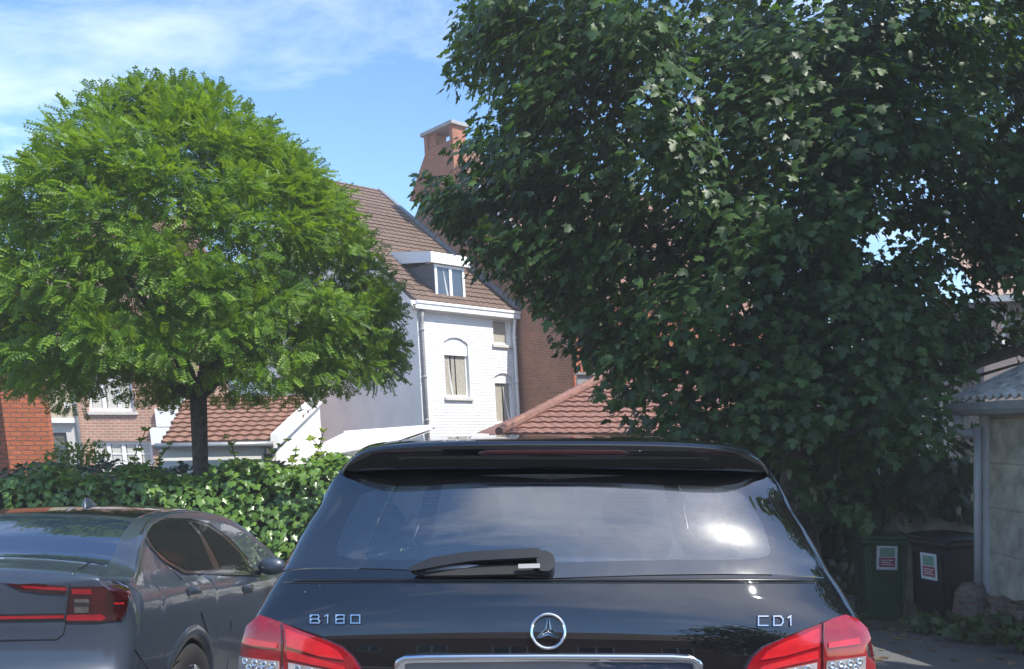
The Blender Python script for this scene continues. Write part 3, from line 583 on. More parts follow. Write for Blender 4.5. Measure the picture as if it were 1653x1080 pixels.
mb.prism([(gx+a, 4.8, gzz+b) for a, b in gp], (0, sy+.36-4.8, 0)); mb.prism([(gx+a, sy+.36, gzz+b) for a, b in gp[:6]], (0, .006, 0))
for yy in np.arange(5.2, 9.4, .55): mb.box((gx-.09, yy, gzz+.076), (.16, 0, 0), (0, .025, 0), (0, 0, .006))
mb.build('gutter', M['grey_trim'], gs)
mb = MB(); mb.tube([(gx, sy+.18, gzz-.05), (gx, sy+.18, gzz-.16), (gx+.01, sy+.16, gzz-.22), (gx+.05, sy+.13, gzz-.25), (gx+.11, sy+.09, gzz-.25), (gx+.16, sy+.05, gzz-.23)], .062, 12); mb.build('drainpipe', M['pvc_grey'], gs, smoothsh=True)
mb = MB(); mb.tube([(sx-.075, sy-.03, gzz-.18), (sx-.075, sy-.03, gzr(9.2)+.42)], .04, 10); mb.build('downpipe', M['pvc_grey'], gs, smoothsh=True)
# old garden wall behind the bins
gw = MB(); topz = [.45, .80, .86, .70, .78, .60, .72, .5]
xsw = np.linspace(4.55, 6.2, 8)
for k in range(7): gw.prism([(xsw[k], 10.55, -1.2), (xsw[k+1], 10.55, -1.2), (xsw[k+1], 10.55, topz[k+1]), (xsw[k], 10.55, topz[k])], (0, .16, 0))
gw = gw.build('garden_wall', M['dirty_concrete']); tag(gw, 'broken old rendered garden wall behind the wheelie bins', 'wall')
# ------------------------------------------------------------------ wheelie bins
def make_bin(name, loc, rz, label, body, sticker, ln='green'):
    t = empty(name, loc, label, 'wheelie bin', 'wheelie bins beside the shed', (0, 0, rz))
    mb = MB()
    def ring(w, d, z, r=.05, yo=0):
        o = []
        for (cx, cy, a0) in ((w/2-r, d/2-r, 0), (-w/2+r, d/2-r, 90), (-w/2+r, -d/2+r, 180), (w/2-r, -d/2+r, 270)):
            for k in range(5): a = R(a0+22.5*k); o.append((cx+r*math.cos(a), cy+r*math.sin(a)+yo, z))
        return o
    mb.grid([ring(.40, .42, .02, yo=.02), ring(.43, .46, .15, yo=.01), ring(.50, .55, .90), ring(.53, .58, .93), ring(.55, .60, .94), ring(.55, .60, .98)], closed=True)
    mb.poly(ring(.40, .42, .02, yo=.02)); mb.poly(ring(.55, .60, .98))
    mb.box((-.20, -.262, .25), (.03, -.018, .0), (0, .04, 0), (0, -.03, .58)); mb.box((.17, -.262, .25), (.03, -.018, 0), (0, .04, 0), (0, -.03, .58))
    mb.build('body', body, t, local=True, bevel=.004)
    mb = MB(); mb.grid([ring(.57, .62, .985, .06), ring(.585, .635, 1.0, .06), ring(.58, .63, 1.02, .06), ring(.50, .55, 1.045, .08), ring(.46, .50, 1.05, .08), ring(.44, .48, 1.04, .08)], closed=True); mb.poly(ring(.44, .48, 1.04, .08)); mb.poly(ring(.57, .62, .985, .06))
    ld = mb.build('lid', body, t, local=True, smoothsh=True)
    mb = MB(); mb.tube([(-.22, .32, .96), (-.22, .38, 1.0), (.22, .38, 1.0), (.22, .32, .96)], .016, 8); mb.build('handle', body, t, local=True, smoothsh=True)
    for s in (-1, 1):
        mb = MB(); mb.lathe([(.005, -.03), (.10, -.03), (.105, 0), (.10, .03), (.005, .03)], (s*.22, .24, .10), (1, 0, 0), 20); mb.build('wheel', M['rubber'], t, local=True, smoothsh=True)
    # sticker on the front (local -y), following the taper
    def fp(x, z, off): return (x, -(.46+(.55-.46)*(z-.15)/.75)/2+.01*(1-(z-.15)/.75)-off, z)
    x0, x1, z0, z1 = sticker
    mb = MB(); mb.poly([fp(x0, z0, .006), fp(x1, z0, .006), fp(x1, z1, .006), fp(x0, z1, .006)]); st = mb.build('sticker', M['sticker_white'], t, local=True)
    w = x1-x0; hh = z1-z0; mb = MB(); mb.poly([fp(x0+w*.12, z0+hh*.12, .009), fp(x1-w*.12, z0+hh*.12, .009), fp(x1-w*.12, z0+hh*.50, .009), fp(x0+w*.12, z0+hh*.50, .009)]); mb.build('red_panel', M['sticker_red'], st, local=True)
    mb = MB(); mb.poly([fp(x0+w*.15, z0+hh*.53, .009), fp(x1-w*.15, z0+hh*.53, .009), fp(x1-w*.15, z0+hh*.90, .009), fp(x0+w*.15, z0+hh*.90, .009)]); mb.build('picture_panel', M['sticker_green'], st, local=True)
    mb = MB()
    for k in range(3): mb.poly([fp(x0+w*.2, z0+hh*(.2+.09*k), .0115), fp(x1-w*(.2+.1*(k % 2)), z0+hh*(.2+.09*k), .0115), fp(x1-w*(.2+.1*(k % 2)), z0+hh*(.235+.09*k), .0115), fp(x0+w*.2, z0+hh*(.235+.09*k), .0115)])
    mb.build('print_lines', M['sticker_white'], st, local=True)
    return t
bx = P(1545, 1000, 9.75); make_bin('wheelie_bin', (4.80, 9.60, gz(5, 9.60)+.01), R(-66), 'dark grey wheelie bin with white and red sticker against shed corner', M['dark_bin'], (-.10, .11, .55, .84))
bx = P(1432, 900, 10.3); make_bin('wheelie_bin', (bx.x, 10.45, gz(5, 10.4)), R(-12), 'dark green wheelie bin in deep shade behind the grey bin', M['green_bin'], (-.11, .12, .63, .92))
# ------------------------------------------------------------------ cars: a swept centre strip (tail, roof, bonnet, nose) plus two sides
def catmull(pts, step):
    out = []; pts = [np.array(p, float) for p in pts]; n = len(pts)
    for i in range(n-1):
        p0 = pts[max(i-1, 0)]; p1 = pts[i]; p2 = pts[i+1]; p3 = pts[min(i+2, n-1)]
        l = np.linalg.norm(p2[:2]-p1[:2]); k = max(2, int(l/step))
        d0 = max(np.linalg.norm(p1[:2]-p0[:2]), 1e-6); d2 = max(np.linalg.norm(p3[:2]-p2[:2]), 1e-6)
        m1 = ((p2-p1)/l*d0+(p1-p0)/d0*l)/(d0+l)*l if i > 0 else (p2-p1)
        m2 = ((p3-p2)/d2*l+(p2-p1)/l*d2)/(d2+l)*l if i < n-2 else (p2-p1)
        for j in range(k):
            t = j/k; out.append((2*t**3-3*t*t+1)*p1+(t**3-2*t*t+t)*m1+(-2*t**3+3*t*t)*p2+(t**3-t*t)*m2)
    out.append(pts[-1]); return np.array(out)
class Car:
    def __init__(s, prof, xz, M4, taper, step=.03):
        s.p = catmull(prof, step); s.M = M4; s.xz = np.array(xz); s.taper = taper
        d = np.gradient(s.p[:, :2], axis=0); d /= np.linalg.norm(d, axis=1)[:, None]
        s.n = np.stack([-d[:, 1], d[:, 0]], 1)
        seg = np.linalg.norm(np.diff(s.p[:, :2], axis=0), axis=1); s.t = np.concatenate([[0], np.cumsum(seg)])
    def X(s, z, y): return float(np.interp(z, s.xz[:, 0], s.xz[:, 1]))*s.taper(y)
    def at(s, t): return [float(np.interp(t, s.t, a)) for a in (s.p[:, 0], s.p[:, 1], s.n[:, 0], s.n[:, 1], s.p[:, 2])]
    def raw(s, t, r):
        y, z, ny, nz, B = s.at(t); r = max(-1., min(1., r)); a = abs(r); c = .62*(1-max(0., 1-a**4)**.25)+.38*a*a
        ye, ze = y-ny*B, z-nz*B
        return np.array([s.X(ze, ye)*r, y-ny*B*c, z-nz*B*c])
    def strip(s, t, r, off=0):
        p = s.raw(t, r)
        if abs(r) > 1:
            sg = 1 if r > 0 else -1; q = s.raw(t, 1.0); return s.side(q[1]+(abs(r)-1)*.8, q[2], sg, off)
        if off:
            e = .004; r0 = max(-.985, min(.985, r)); a = s.raw(t+e, r0)-s.raw(t-e, r0); b = s.raw(t, r0+e)-s.raw(t, r0-e); n = np.cross(b, a); n /= np.linalg.norm(n)
            y, z, ny, nz, B = s.at(t)
            if n[1]*ny+n[2]*nz < 0: n = -n
            p = p+n*off
        return Vector(p)
    def side(s, y, z, sg=1, off=0):
        x = s.X(z, y)
        if off:
            e = .006; dz = (s.X(z+e, y)-s.X(z-e, y))/(2*e); nn = Vector((1, 0, -dz)).normalized(); return Vector((sg*(x+nn.x*off), y, z+nn.z*off))
        return Vector((sg*x, y, z))
    def tz(s, z):                            # parameter on the tail where the centre line has height z
        k = int(np.argmax(s.p[:, 1] >= z)); 
        if k == 0: return float(s.t[0])
        a, b = s.p[k-1, 1], s.p[k, 1]; return float(s.t[k-1]+(z-a)/(b-a)*(s.t[k]-s.t[k-1]))
    def ty(s, y): return float(np.interp(y, s.p[:, 0], s.t))
    def P2(s, lp): return proj(s.M @ Vector(lp))
    def invert(s, f, px, py, aa, bb):
        best = None
        for a in aa:
            for b in bb:
                q = s.P2(f(a, b)); d = (q[0]-px)**2+(q[1]-py)**2
                if best is None or d < best[0]: best = (d, a, b)
        _, a, b = best
        for _ in range(8):
            q = s.P2(f(a, b)); e = 1e-3; qa = s.P2(f(a+e, b)); qb = s.P2(f(a, b+e))
            J = np.array([[(qa[0]-q[0])/e, (qb[0]-q[0])/e], [(qa[1]-q[1])/e, (qb[1]-q[1])/e]])
            if abs(np.linalg.det(J)) < 1e2: break
            d = np.linalg.solve(J, [px-q[0], py-q[1]]); d = np.clip(d, -.05, .05); a = min(max(a+d[0], aa[0]), aa[-1]); b = min(max(b+d[1], bb[0]), bb[-1])
        return a, b
    def pstrip(s, px, py, t0, t1, w=0): return s.invert(s.strip, px, py, np.linspace(t0, t1, 40), np.concatenate([-(1-np.linspace(0, .98, 22)**2)[:-1], np.linspace(-.04, .04, 3), (1-np.linspace(.98, 0, 22)**2)[1:]]+([np.linspace(1.02, 1+w, 12)] if w else [])))
    def pside(s, px, py, y0, y1, z0, z1, sg): return s.invert(lambda a, b: s.side(a, b, sg), px, py, np.linspace(y0, y1, 40), np.linspace(z0, z1, 24))
def inpoly(x, y, poly):
    c = False; n = len(poly); j = n-1
    for i in range(n):
        if (poly[i][1] > y) != (poly[j][1] > y) and x < (poly[j][0]-poly[i][0])*(y-poly[i][1])/(poly[j][1]-poly[i][1])+poly[i][0]: c = not c
        j = i
    return c
def rounded(poly, r=.25, k=4):
    out = []; n = len(poly)
    for i in range(n):
        p0, p1, p2 = Vector(poly[i-1]), Vector(poly[i]), Vector(poly[(i+1) % n])
        a = p1+(p0-p1)*r*.5; b = p1+(p2-p1)*r*.5
        for j in range(k+1): t = j/k; out.append(tuple(a*(1-t)**2+p1*2*t*(1-t)+b*t*t))
    return out
def patch(f, poly, off, name, mat, parent, thick=.006, res=.035, sx=.8, hole=None, smoothsh=True):
    """a panel lying on a car surface: poly in surface parameters (a, b); b is scaled by sx to be about metres"""
    def dens(pl):
        o = []
        for i in range(len(pl)):
            a, b = Vector(pl[i]), Vector(pl[(i+1) % len(pl)]); a = Vector((a[0], a[1]*sx)); b = Vector((b[0], b[1]*sx))
            k = max(1, int((b-a).length/res))
            for j in range(k): o.append(a.lerp(b, j/k))
        return o
    bd = dens(poly); n = len(bd); loops = [bd]
    hd = dens(hole) if hole else []
    pts = list(bd)+list(hd); xs = [p.x for p in bd]; ys = [p.y for p in bd]
    bp = [(p.x, p.y) for p in bd]; hp = [(p.x, p.y) for p in hd]
    for x in np.arange(min(xs)+res/2, max(xs), res):
        for y in np.arange(min(ys)+res/2, max(ys), res):
            if inpoly(x, y, bp) and not (hp and inpoly(x, y, hp)):
                if min((x-p.x)**2+(y-p.y)**2 for p in pts[:n+len(hd)]) > (res*.45)**2: pts.append(Vector((x, y)))
    edges = [(i, (i+1) % n) for i in range(n)]+[(n+i, n+(i+1) % len(hd)) for i in range(len(hd))]
    vs, es, fs, ov, _, _ = delaunay_2d_cdt([Vector((p.x, p.y)) for p in pts], edges, [], 0, 1e-6)
    keep = []
    for fc in fs:
        cx = sum(vs[i].x for i in fc)/len(fc); cy = sum(vs[i].y for i in fc)/len(fc)
        if inpoly(cx, cy, bp) and not (hp and inpoly(cx, cy, hp)): keep.append(fc)
    mb = MB(); nrm = []
    for q in vs:
        p = f(q.x, q.y/sx, off); mb.vert(p); nrm.append((f(q.x, q.y/sx, off+.002)-p).normalized())
    for fc in keep:
        fc = list(fc); a_, b_, c_ = (Vector(mb.v[i]) for i in fc[:3])
        if (b_-a_).cross(c_-a_).dot(nrm[fc[0]]) < 0: fc.reverse()
        mb.f.append(fc); mb.m.append(0)
    for lp in ([(p.x, p.y) for p in bd], hp):
        if not lp: continue
        a = [mb.vert(f(x, y/sx, off)) for x, y in lp]; b = [mb.vert(f(x, y/sx, off-thick)) for x, y in lp]
        for i in range(len(lp)): j = (i+1) % len(lp); mb.f.append([a[i], a[j], b[j], b[i]]); mb.m.append(0)
    o = mb.build(name, mat, parent, local=True, smoothsh=smoothsh, uv=False)
    if smoothsh: o.data.normals_split_custom_set_from_vertices(nrm+[(0, 0, 0)]*(len(mb.v)-len(nrm)))
    return o
def lineband(f, pts, w, off, name, mat, parent, thick=.003):
    """a narrow strip following a line of surface parameters"""
    L_ = [f(a, b, off) for a, b in pts]; mb = MB(); mb.tube(L_, w, 6); return mb.build(name, mat, parent, local=True, smoothsh=True, uv=False)
def wheel(car, x, y, r, w, parent, sg, rimmat='alloy', spokes=5):
    o = bpy.data.objects.new('wheel', None)
    mb = MB(); prof = [(r*.66, w*.48), (r*.75, w*.52), (r*.93, w*.5), (r*.985, w*.40), (r, w*.2), (r, 0), (r, -w*.2), (r*.985, -w*.4), (r*.93, -w*.5), (r*.66, -w*.48)]
    mb.lathe(prof, (0, 0, 0), (sg, 0, 0), 48)
    wb = mb.build('wheel', M['rubber'], parent, local=True, smoothsh=True, uv=False); wb.location = (x, y, r)
    mb = MB(); mb.lathe([(r*.66, w*.48), (r*.645, w*.5), (r*.62, w*.44), (r*.60, w*.1), (r*.2, w*.05), (.001, w*.05)], (0, 0, 0), (sg, 0, 0), 40)
    for k in range(spokes):
        a = 2*math.pi*k/spokes+.3
        for da in (-.16, .16):
            ca, sa = math.cos(a), math.sin(a); cb, sb = math.cos(a+da), math.sin(a+da)
            mb.tube([(sg*w*.42, .05*ca, .05*sa), (sg*w*.43, r*.35*(ca+cb)/2, r*.35*(sa+sb)/2), (sg*w*.42, r*.63*cb, r*.63*sb)], [.03, .022, .018], 6)
    mb.lathe([(.001, w*.46), (.05, w*.45), (.06, w*.3)], (0, 0, 0), (sg, 0, 0), 16)
    mb.build('rim', M[rimmat], wb, local=True, smoothsh=False, uv=False)
    return wb
def carbody(car, name, mat, parent, arches, archR, zb=.22, holes_strip=None, holes_side=None, nr=None):
    mb = MB(); e = np.concatenate([np.linspace(-.8, .8, 41), .8+.2*(1-(1-np.linspace(0, 1, 13)[1:])**2), ])
    rs = sorted(set([round(float(x), 5) for x in e]+[round(-float(x), 5) for x in e]))
    ts = car.t; rows = [[car.raw(t, r) for r in rs] for t in ts]
    sk = (lambda i, j: holes_strip((ts[i]+ts[i+1])/2, (rs[j]+rs[j+1])/2)) if holes_strip else None
    mb.grid(rows, skip=sk)
    for sg in (-1, 1):
        cols = []; last = -9; skipped = []; prev = None
        for t in ts:
            p = car.raw(t, 1.0)
            if p[1] <= last+1e-4: skipped.append(p); continue
            if skipped and prev is not None and p[1] < 1:
                seq = [prev]+skipped+[p]
                for a_, b_ in zip(seq[:-2], seq[1:-1]): mb.poly([(sg*w_[0], w_[1], w_[2]) for w_ in (p, a_, b_)])
            skipped = []; prev = p
            last = p[1]; y, ze = p[1], p[2]; b = zb
            for ya in arches:
                if abs(y-ya) < archR: b = max(b, archR*.90+math.sqrt(archR**2-(y-ya)**2))
            b = min(b, ze-.02)
            col = []
            for k in range(23):
                z = b+(ze-b)*k/22; q = car.side(y, z, sg); col.append((q.x, q.y, q.z) if k < 22 else (sg*p[0], p[1], p[2]))
            cols.append(col)
        sk2 = (lambda i, j: holes_side((cols[i][j][1]+cols[i+1][j+1][1])/2, (cols[i][j][2]+cols[i+1][j+1][2])/2, sg)) if holes_side else None
        mb.grid(cols, skip=sk2)
        for ya in arches:                    # inner wheel wells
            aw = np.linspace(0, math.pi, 18); mb.grid([[(sg*xx, ya+archR*math.cos(a), archR*.90+archR*math.sin(a)) for a in aw] for xx in (car.X(.5, ya)-.01, .5)], 1)
            mb.poly([(sg*.5, ya+archR*math.cos(a), archR*.90+archR*math.sin(a)) for a in aw], 1)
    ya, yb = car.p[0, 0], car.p[-1, 0]; mb.poly([(-.80, ya+.1, zb+.02), (.80, ya+.1, zb+.02), (.75, yb-.15, zb+.02), (-.75, yb-.15, zb+.02)], 1)
    return mb.build(name, [mat, M['black_plastic']], parent, local=True, smoothsh=True, uv=False, merge=.0015)
def strokes(f, polys, w, h, name, mat, parent):
    """raised lettering: each stroke a bevelled bar laid on the surface; f(x, z, off)"""
    mb = MB()
    for pl in polys:
        for (a, b) in zip(pl, pl[1:]):
            a, b = Vector(a), Vector(b); d = (b-a).normalized(); n = Vector((-d.y, d.x)); a = a-d*w*.5; b = b+d*w*.5
            lo = [a+n*w*.5, b+n*w*.5, b-n*w*.5, a-n*w*.5]; hi = [a+n*w*.28+d*w*.2, b+n*w*.28-d*w*.2, b-n*w*.28-d*w*.2, a-n*w*.28+d*w*.2]
            lo = [f(q.x, q.y, 0) for q in lo]; hi = [f(q.x, q.y, h) for q in hi]; mb.poly(hi)
            for k in range(4): mb.poly([lo[k], lo[(k+1) % 4], hi[(k+1) % 4], hi[k]])
    return mb.build(name, mat, parent, local=True, uv=False)
# ------------------------------------------------------------------ the black hatchback
PA = R(5.0); YAW = R(-2.6)
bc = empty('parked_car', (.115, 2.42, 0.0), 'black hatchback seen from behind, filling the foreground', 'car', None, (-PA, 0, YAW))
bpy.context.view_layer.update(); MB4 = Matrix.Translation(bc.location) @ bc.rotation_euler.to_matrix().to_4x4()
def lw(y, z, B): return (y*math.cos(PA)-z*math.sin(PA), y*math.sin(PA)+z*math.cos(PA), B)
prof = [lw(-.02, .30, .10), lw(-.055, .45, .13), lw(-.06, .60, .14), lw(-.045, .72, .14), lw(-.015, .80, .14), lw(-.004, .885, .14), lw(.010, .951, .14), lw(.040, 1.03, .17), lw(.076, 1.085, .19), lw(.140, 1.20, .19), lw(.210, 1.30, .19), lw(.270, 1.375, .18), lw(.345, 1.43, .10), lw(.43, 1.465, .06), lw(.75, 1.492, .05)]
prof += [(1.3, 1.568, .05), (1.9, 1.555, .05), (2.35, 1.50, .06), (2.85, 1.25, .07), (3.2, 1.06, .08), (3.7, .97, .10), (4.1, .86, .14), (4.27, .70, .16), (4.30, .50, .16), (4.24, .28, .12)]
xz = [(.2, .86), (.4, .905), (.7, .916), (.88, .912), (.95, .895), (1.02, .874), (1.08, .838), (1.2, .790), (1.3, .742), (1.36, .715), (1.42, .685), (1.48, .65), (1.6, .60)]
C = Car(prof, xz, MB4, lambda y: 1-.10*smooth(3.1, 4.35, y))
tg0, tg1 = C.tz(1.088), C.tz(1.385)           # rear glass rows
TR0, TR1 = 0.0, C.tz(1.45)
def S(px, py): return C.pstrip(px, py, TR0, TR1)
tw0, tw1 = C.ty(2.42), C.ty(3.12)
def win_side(y, z, sg):
    return (1.06 < z < 1.455 and .62 < y < 1.32 and z < 1.455) or (1.06 < z < 1.45 and 1.42 < y < 2.25) or (1.04 < z < 1.40-(y-2.25)*.55 and 2.25 <= y < 2.72)
tclr = [S(*q) for q in ((535, 908), (572, 795), (1205, 795), (1250, 908))]
GA, GB = min(q[0] for q in tclr), max(q[0] for q in tclr)
rb = max(abs(q[1]) for q in tclr)
def hs_strip(t, r): return (GA-.01 < t < GB+.01 and abs(r) < .80) or (tw0 < t < tw1 and abs(r) < .9)
body = carbody(C, 'body', M['black_paint'], bc, (.92, 3.45), .345, holes_strip=hs_strip, holes_side=win_side)
f = C.strip
outer = [S(*q) for q in ((459, 933), (890, 934), (1329, 933), (1290, 850), (1243, 772))]+[S(1200, 775), S(890, 775), S(580, 775)]+[S(*q) for q in ((534, 772), (494, 850))]
clear = rounded([S(*q) for q in ((540, 906), (555, 850), (588, 790), (890, 786), (1196, 790), (1232, 850), (1247, 906), (890, 910))], .5)
rg = patch(f, outer, .004, 'rear_window', M['frit_glass'], bc, .004, .024, hole=clear); rg['label'] = 'rear window reflecting the sun and clouds'
patch(f, clear, .004, 'pane', M['rear_glass'], rg, .002, .024)
mb = MB()
a0_ = [S(x, 0) for x in ()]
for k in range(9):                           # heating wires on the inside of the pane
    yy = 800+k*12; mb.tube([f(*S(x, yy), -.003) for x in range(575, 1221, 43)], .0007, 4, cap=False)
mb.build('heating_wires', plain('wire_brown', (.20, .12, .08), .6), rg, local=True, uv=False)
# spoiler
def spo(u, k):                               # u across -1..1, k along the section
    sec = [(.55, 1.490), (.38, 1.487), (.225, 1.481), (.192, 1.475), (.186, 1.467), (.190, 1.459), (.234, 1.400), (.247, 1.391), (.287, 1.391), (.40, 1.44)]
    y, z = sec[k]; a = abs(u); x = u*(.675 if k < 6 else .690)
    dz = -.030*a**3-.06*a**14; dy = .05*a*a+.10*a**10
    yy, zz2, _ = lw(y+dy*(1 if k > 0 else .3), z+dz*(1 if k > 0 else .8)*(1 if k < 6 else .35), 0); return (x, yy, zz2)
us = np.concatenate([np.linspace(-1, -.8, 12), np.linspace(-.78, .78, 40), np.linspace(.8, 1, 12)])
mb = MB(); mb.grid([[spo(u, k) for u in us] for k in range(10)])
for u in (-1, 1): mb.poly([spo(u, k) for k in range(10)])
spoil = mb.build('spoiler', M['black_paint'], bc, local=True, smoothsh=True, uv=False)
md = spoil.modifiers.new('edge', 'EDGE_SPLIT'); md.split_angle = R(50)
mb = MB()
def spf(u, s_, off):
    a, b = Vector(spo(u, 5)), Vector(spo(u, 6)); p = a.lerp(b, s_); n = Vector((0, -(b.z-a.z)*-1, 0)); d = (b-a); nn = Vector((0, d.z, -d.y)).normalized()
    if nn.y > 0: nn = -nn
    return p+nn*off
ul = np.linspace(-.335, .335, 24)
def mg(u): q = abs(u)/.335; return .28*max(0, q-.9)/.1
mb.grid([[spf(u, .10+mg(u)*.5, -.002) for u in ul], [spf(u, .12+mg(u)*.5, .004) for u in ul], [spf(u, .42-mg(u)*.5, .004) for u in ul], [spf(u, .44-mg(u)*.5, -.002) for u in ul]]); mb.build('brake_light', M['deep_red'], bc, local=True, smoothsh=True, uv=False)
# gap under the glass, side gap of the tailgate
mb = MB(); mb.tube([f(*S(x, 937), .001) for x in range(456, 1336, 22)], .0045, 6); mb.build('tailgate_seam', M['black_trim'], bc, local=True, smoothsh=True, uv=False)
mb = MB(); mb.tube([f(*S(x, 940.5), .001) for x in range(456, 1336, 22)], .0022, 6); mb.build('seam_edge', M['black_paint'], bc, local=True, smoothsh=True, uv=False)
for pts in (((424, 994), (462, 1008), (520, 1028)), ((1364, 994), (1322, 1008), (1266, 1028))):
    mb = MB(); mb.tube([f(*S(*q), .001) for q in pts], .0035, 6); mb.build('panel_seam', M['black_trim'], bc, local=True, uv=False)
# tail lights
def mir(p): return (1784-p[0], p[1])
for m_ in (0, 1):
    g_ = (lambda q: mir(q)) if m_ else (lambda q: q)
    pol = [(424, 996), (442, 1001), (460, 1008), (490, 1019), (525, 1032), (552, 1044), (570, 1060), (584, 1082), (592, 1125), (560, 1155), (450, 1165), (385, 1150), (382, 1085), (386, 1040), (400, 1012)]
    lg = patch(f, [S(*g_(q)) for q in pol], .016, 'tail_light', M['red_lens'], bc, .022, .03)
    patch(f, [S(*g_(q)) for q in ((466, 1016), (520, 1036), (548, 1050), (560, 1064), (520, 1058), (467, 1043))], .0195, 'brake_segment', M['bright_lens'], lg, .005, .02)
    patch(f, [S(*g_(q)) for q in ((468, 1050), (520, 1064), (556, 1074), (566, 1084), (468, 1062))], .0195, 'reflector', M['bright_lens'], lg, .005, .02)
    patch(f, [S(*g_(q)) for q in ((404, 1030), (452, 1038), (452, 1046), (402, 1040))], .0195, 'side_reflector', M['bright_lens'], lg, .005, .02)
    patch(f, [S(*g_(q)) for q in ((394, 1058), (455, 1066), (455, 1130), (394, 1120))], .0195, 'clear_lens', M['clear_lens'], lg, .005, .02)
    patch(f, [S(*g_(q)) for q in ((470, 1068), (570, 1088), (575, 1120), (470, 1120))], .0195, 'clear_lens', M['clear_lens'], lg, .005, .02)
    for (x, y) in ((404, 1066), (418, 1069), (432, 1071), (446, 1073), (410, 1076), (425, 1079), (440, 1082), (485, 1078), (505, 1082), (525, 1086)):
        c = f(*S(*g_((x, y))), .018); n = (f(*S(*g_((x, y))), .03)-c).normalized(); mb = MB(); mb.lathe([(.010, 0), (.0095, .005), (.006, .0045), (.003, .001), (.0005, 0)], c, n, 12)
        mb.build('lamp_cup', M['chrome'], lg, local=True, smoothsh=True, uv=False)
    mb = MB(); mb.tube([f(*S(*g_(q)), .0175) for q in ((460, 1009), (461, 1040), (461, 1075), (461, 1130))], .0035, 6); mb.build('lens_seam', M['deep_red'], lg, local=True, uv=False)
# star in its ring
ts, rs_ = S(885, 1019); o = f(ts, rs_, .004); ex = (f(ts, rs_+.02, .004)-f(ts, rs_-.02, .004)).normalized(); ez = (f(ts+.02, rs_, .004)-f(ts-.02, rs_, .004)).normalized(); en = (f(ts, rs_, .02)-o).normalized()
mb = MB(); rr = .0465; seg = 48; rows = []
for j in range(seg):
    a = 2*math.pi*j/seg; d = ex*math.cos(a)+ez*math.sin(a); rows.append([o+d*(rr+.0046*math.cos(b))+en*(.006+.0046*math.sin(b)) for b in np.linspace(0, 2*math.pi, 9)[:-1]])
rows.append(rows[0]); mb.grid(rows, closed=True)
for k in range(3):
    a = math.pi/2+2*math.pi*k/3; d = ex*math.cos(a)+ez*math.sin(a); tip = o+d*rr+en*.006; cpt = o+en*.016
    for sgn in (-1, 1):
        b = a+sgn*math.pi/3; db = ex*math.cos(b)+ez*math.sin(b); mb.poly([cpt, tip, o+db*.0105+en*.004])
        mb.poly([o, tip, o+db*.0105+en*.004])
mb.build('star_badge', M['chrome'], bc, local=True, uv=False)
# lettering
def lettering(px0, px1, py0, py1, glyphs, name):
    n = len(glyphs); n0 = px1-px0; cw = n0/(sum(g[0] for g in glyphs)+.32*(n-1)); x = px0
    def fl(u, v, off): return f(*S(u, v), .003+off)
    pl = []
    for w_, gl in glyphs:
        for st in gl: pl.append([(x+a*w_*cw, py1-b*(py1-py0)) for a, b in st])
        x += (w_+.32)*cw
    mb = MB(); ww = (py1-py0)*.205
    cache = {}
    for st in pl:
        for (a, b) in zip(st, st[1:]):
            a, b = Vector(a), Vector(b); d = (b-a).normalized(); nn = Vector((-d.y, d.x)); a = a-d*ww*.5; b = b+d*ww*.5
            lo = [a+nn*ww*.5, b+nn*ww*.5, b-nn*ww*.5, a-nn*ww*.5]; hi = [a+nn*ww*.22+d*ww*.25, b+nn*ww*.22-d*ww*.25, b-nn*ww*.22-d*ww*.25, a-nn*ww*.22+d*ww*.25]
            lo = [fl(q.x, q.y, 0) for q in lo]; hi = [fl(q.x, q.y, .004) for q in hi]; mb.poly(hi)
            for k in range(4): mb.poly([lo[k], lo[(k+1) % 4], hi[(k+1) % 4], hi[k]])
    mb.build(name, M['chrome'], bc, local=True, uv=False)
gB = (1, [[(.12, .1), (.12, .9), (.8, .9), (.88, .7), (.75, .5), (.12, .5)], [(.75, .5), (.95, .3), (.85, .1), (.12, .1)]])
g1 = (.55, [[(.1, .78), (.55, .92), (.55, .1)]])
g8 = (1, [[(.15, .1), (.15, .5), (.15, .9), (.85, .9), (.85, .1), (.15, .1)], [(.15, .5), (.85, .5)]])
g0 = (1, [[(.12, .1), (.12, .9), (.88, .9), (.88, .1), (.12, .1)]])
gC = (1.05, [[(.92, .9), (.12, .9), (.12, .1), (.92, .1)]]); gD = (1.05, [[(.12, .1), (.12, .9), (.7, .9), (.9, .65), (.9, .35), (.7, .1), (.12, .1)]]); gI = (.55, [[(.1, .78), (.5, .92), (.5, .1)]])
lettering(500, 584, 992, 1008, [gB, g1, g8, g0], 'model_lettering'); lettering(1221, 1280, 994, 1012, [gC, gD, gI], 'engine_lettering')
# chrome bar over the plate recess
pol = [(637, 1085), (641, 1069), (652, 1060), (690, 1057.5), (890, 1056.5), (1085, 1057.5), (1120, 1060), (1131, 1068), (1135, 1085)]
cb = [S(*q) for q in pol]; cs = [S(x, 1070) for x in (1118, 890, 656)]
patch(f, [S(*q) for q in pol]+[S(1135, 1110), S(890, 1112), S(637, 1110)], .012, 'chrome_strip', M['chrome'], bc, .016, .025, hole=rounded([S(*q) for q in ((655, 1069), (890, 1066), (1118, 1069), (1118, 1104), (890, 1106), (655, 1104))], .2))
mb = MB(); mb.tube([f(*S(*q), .012) for q in ((640, 1075), (645, 1066), (655, 1061.5), (690, 1060), (760, 1059.5), (890, 1059), (1010, 1059.5), (1085, 1060), (1116, 1062), (1127, 1068), (1131, 1076))], .008, 8); mb.build('chrome_edge', M['chrome'], bc, local=True, smoothsh=True, uv=False)
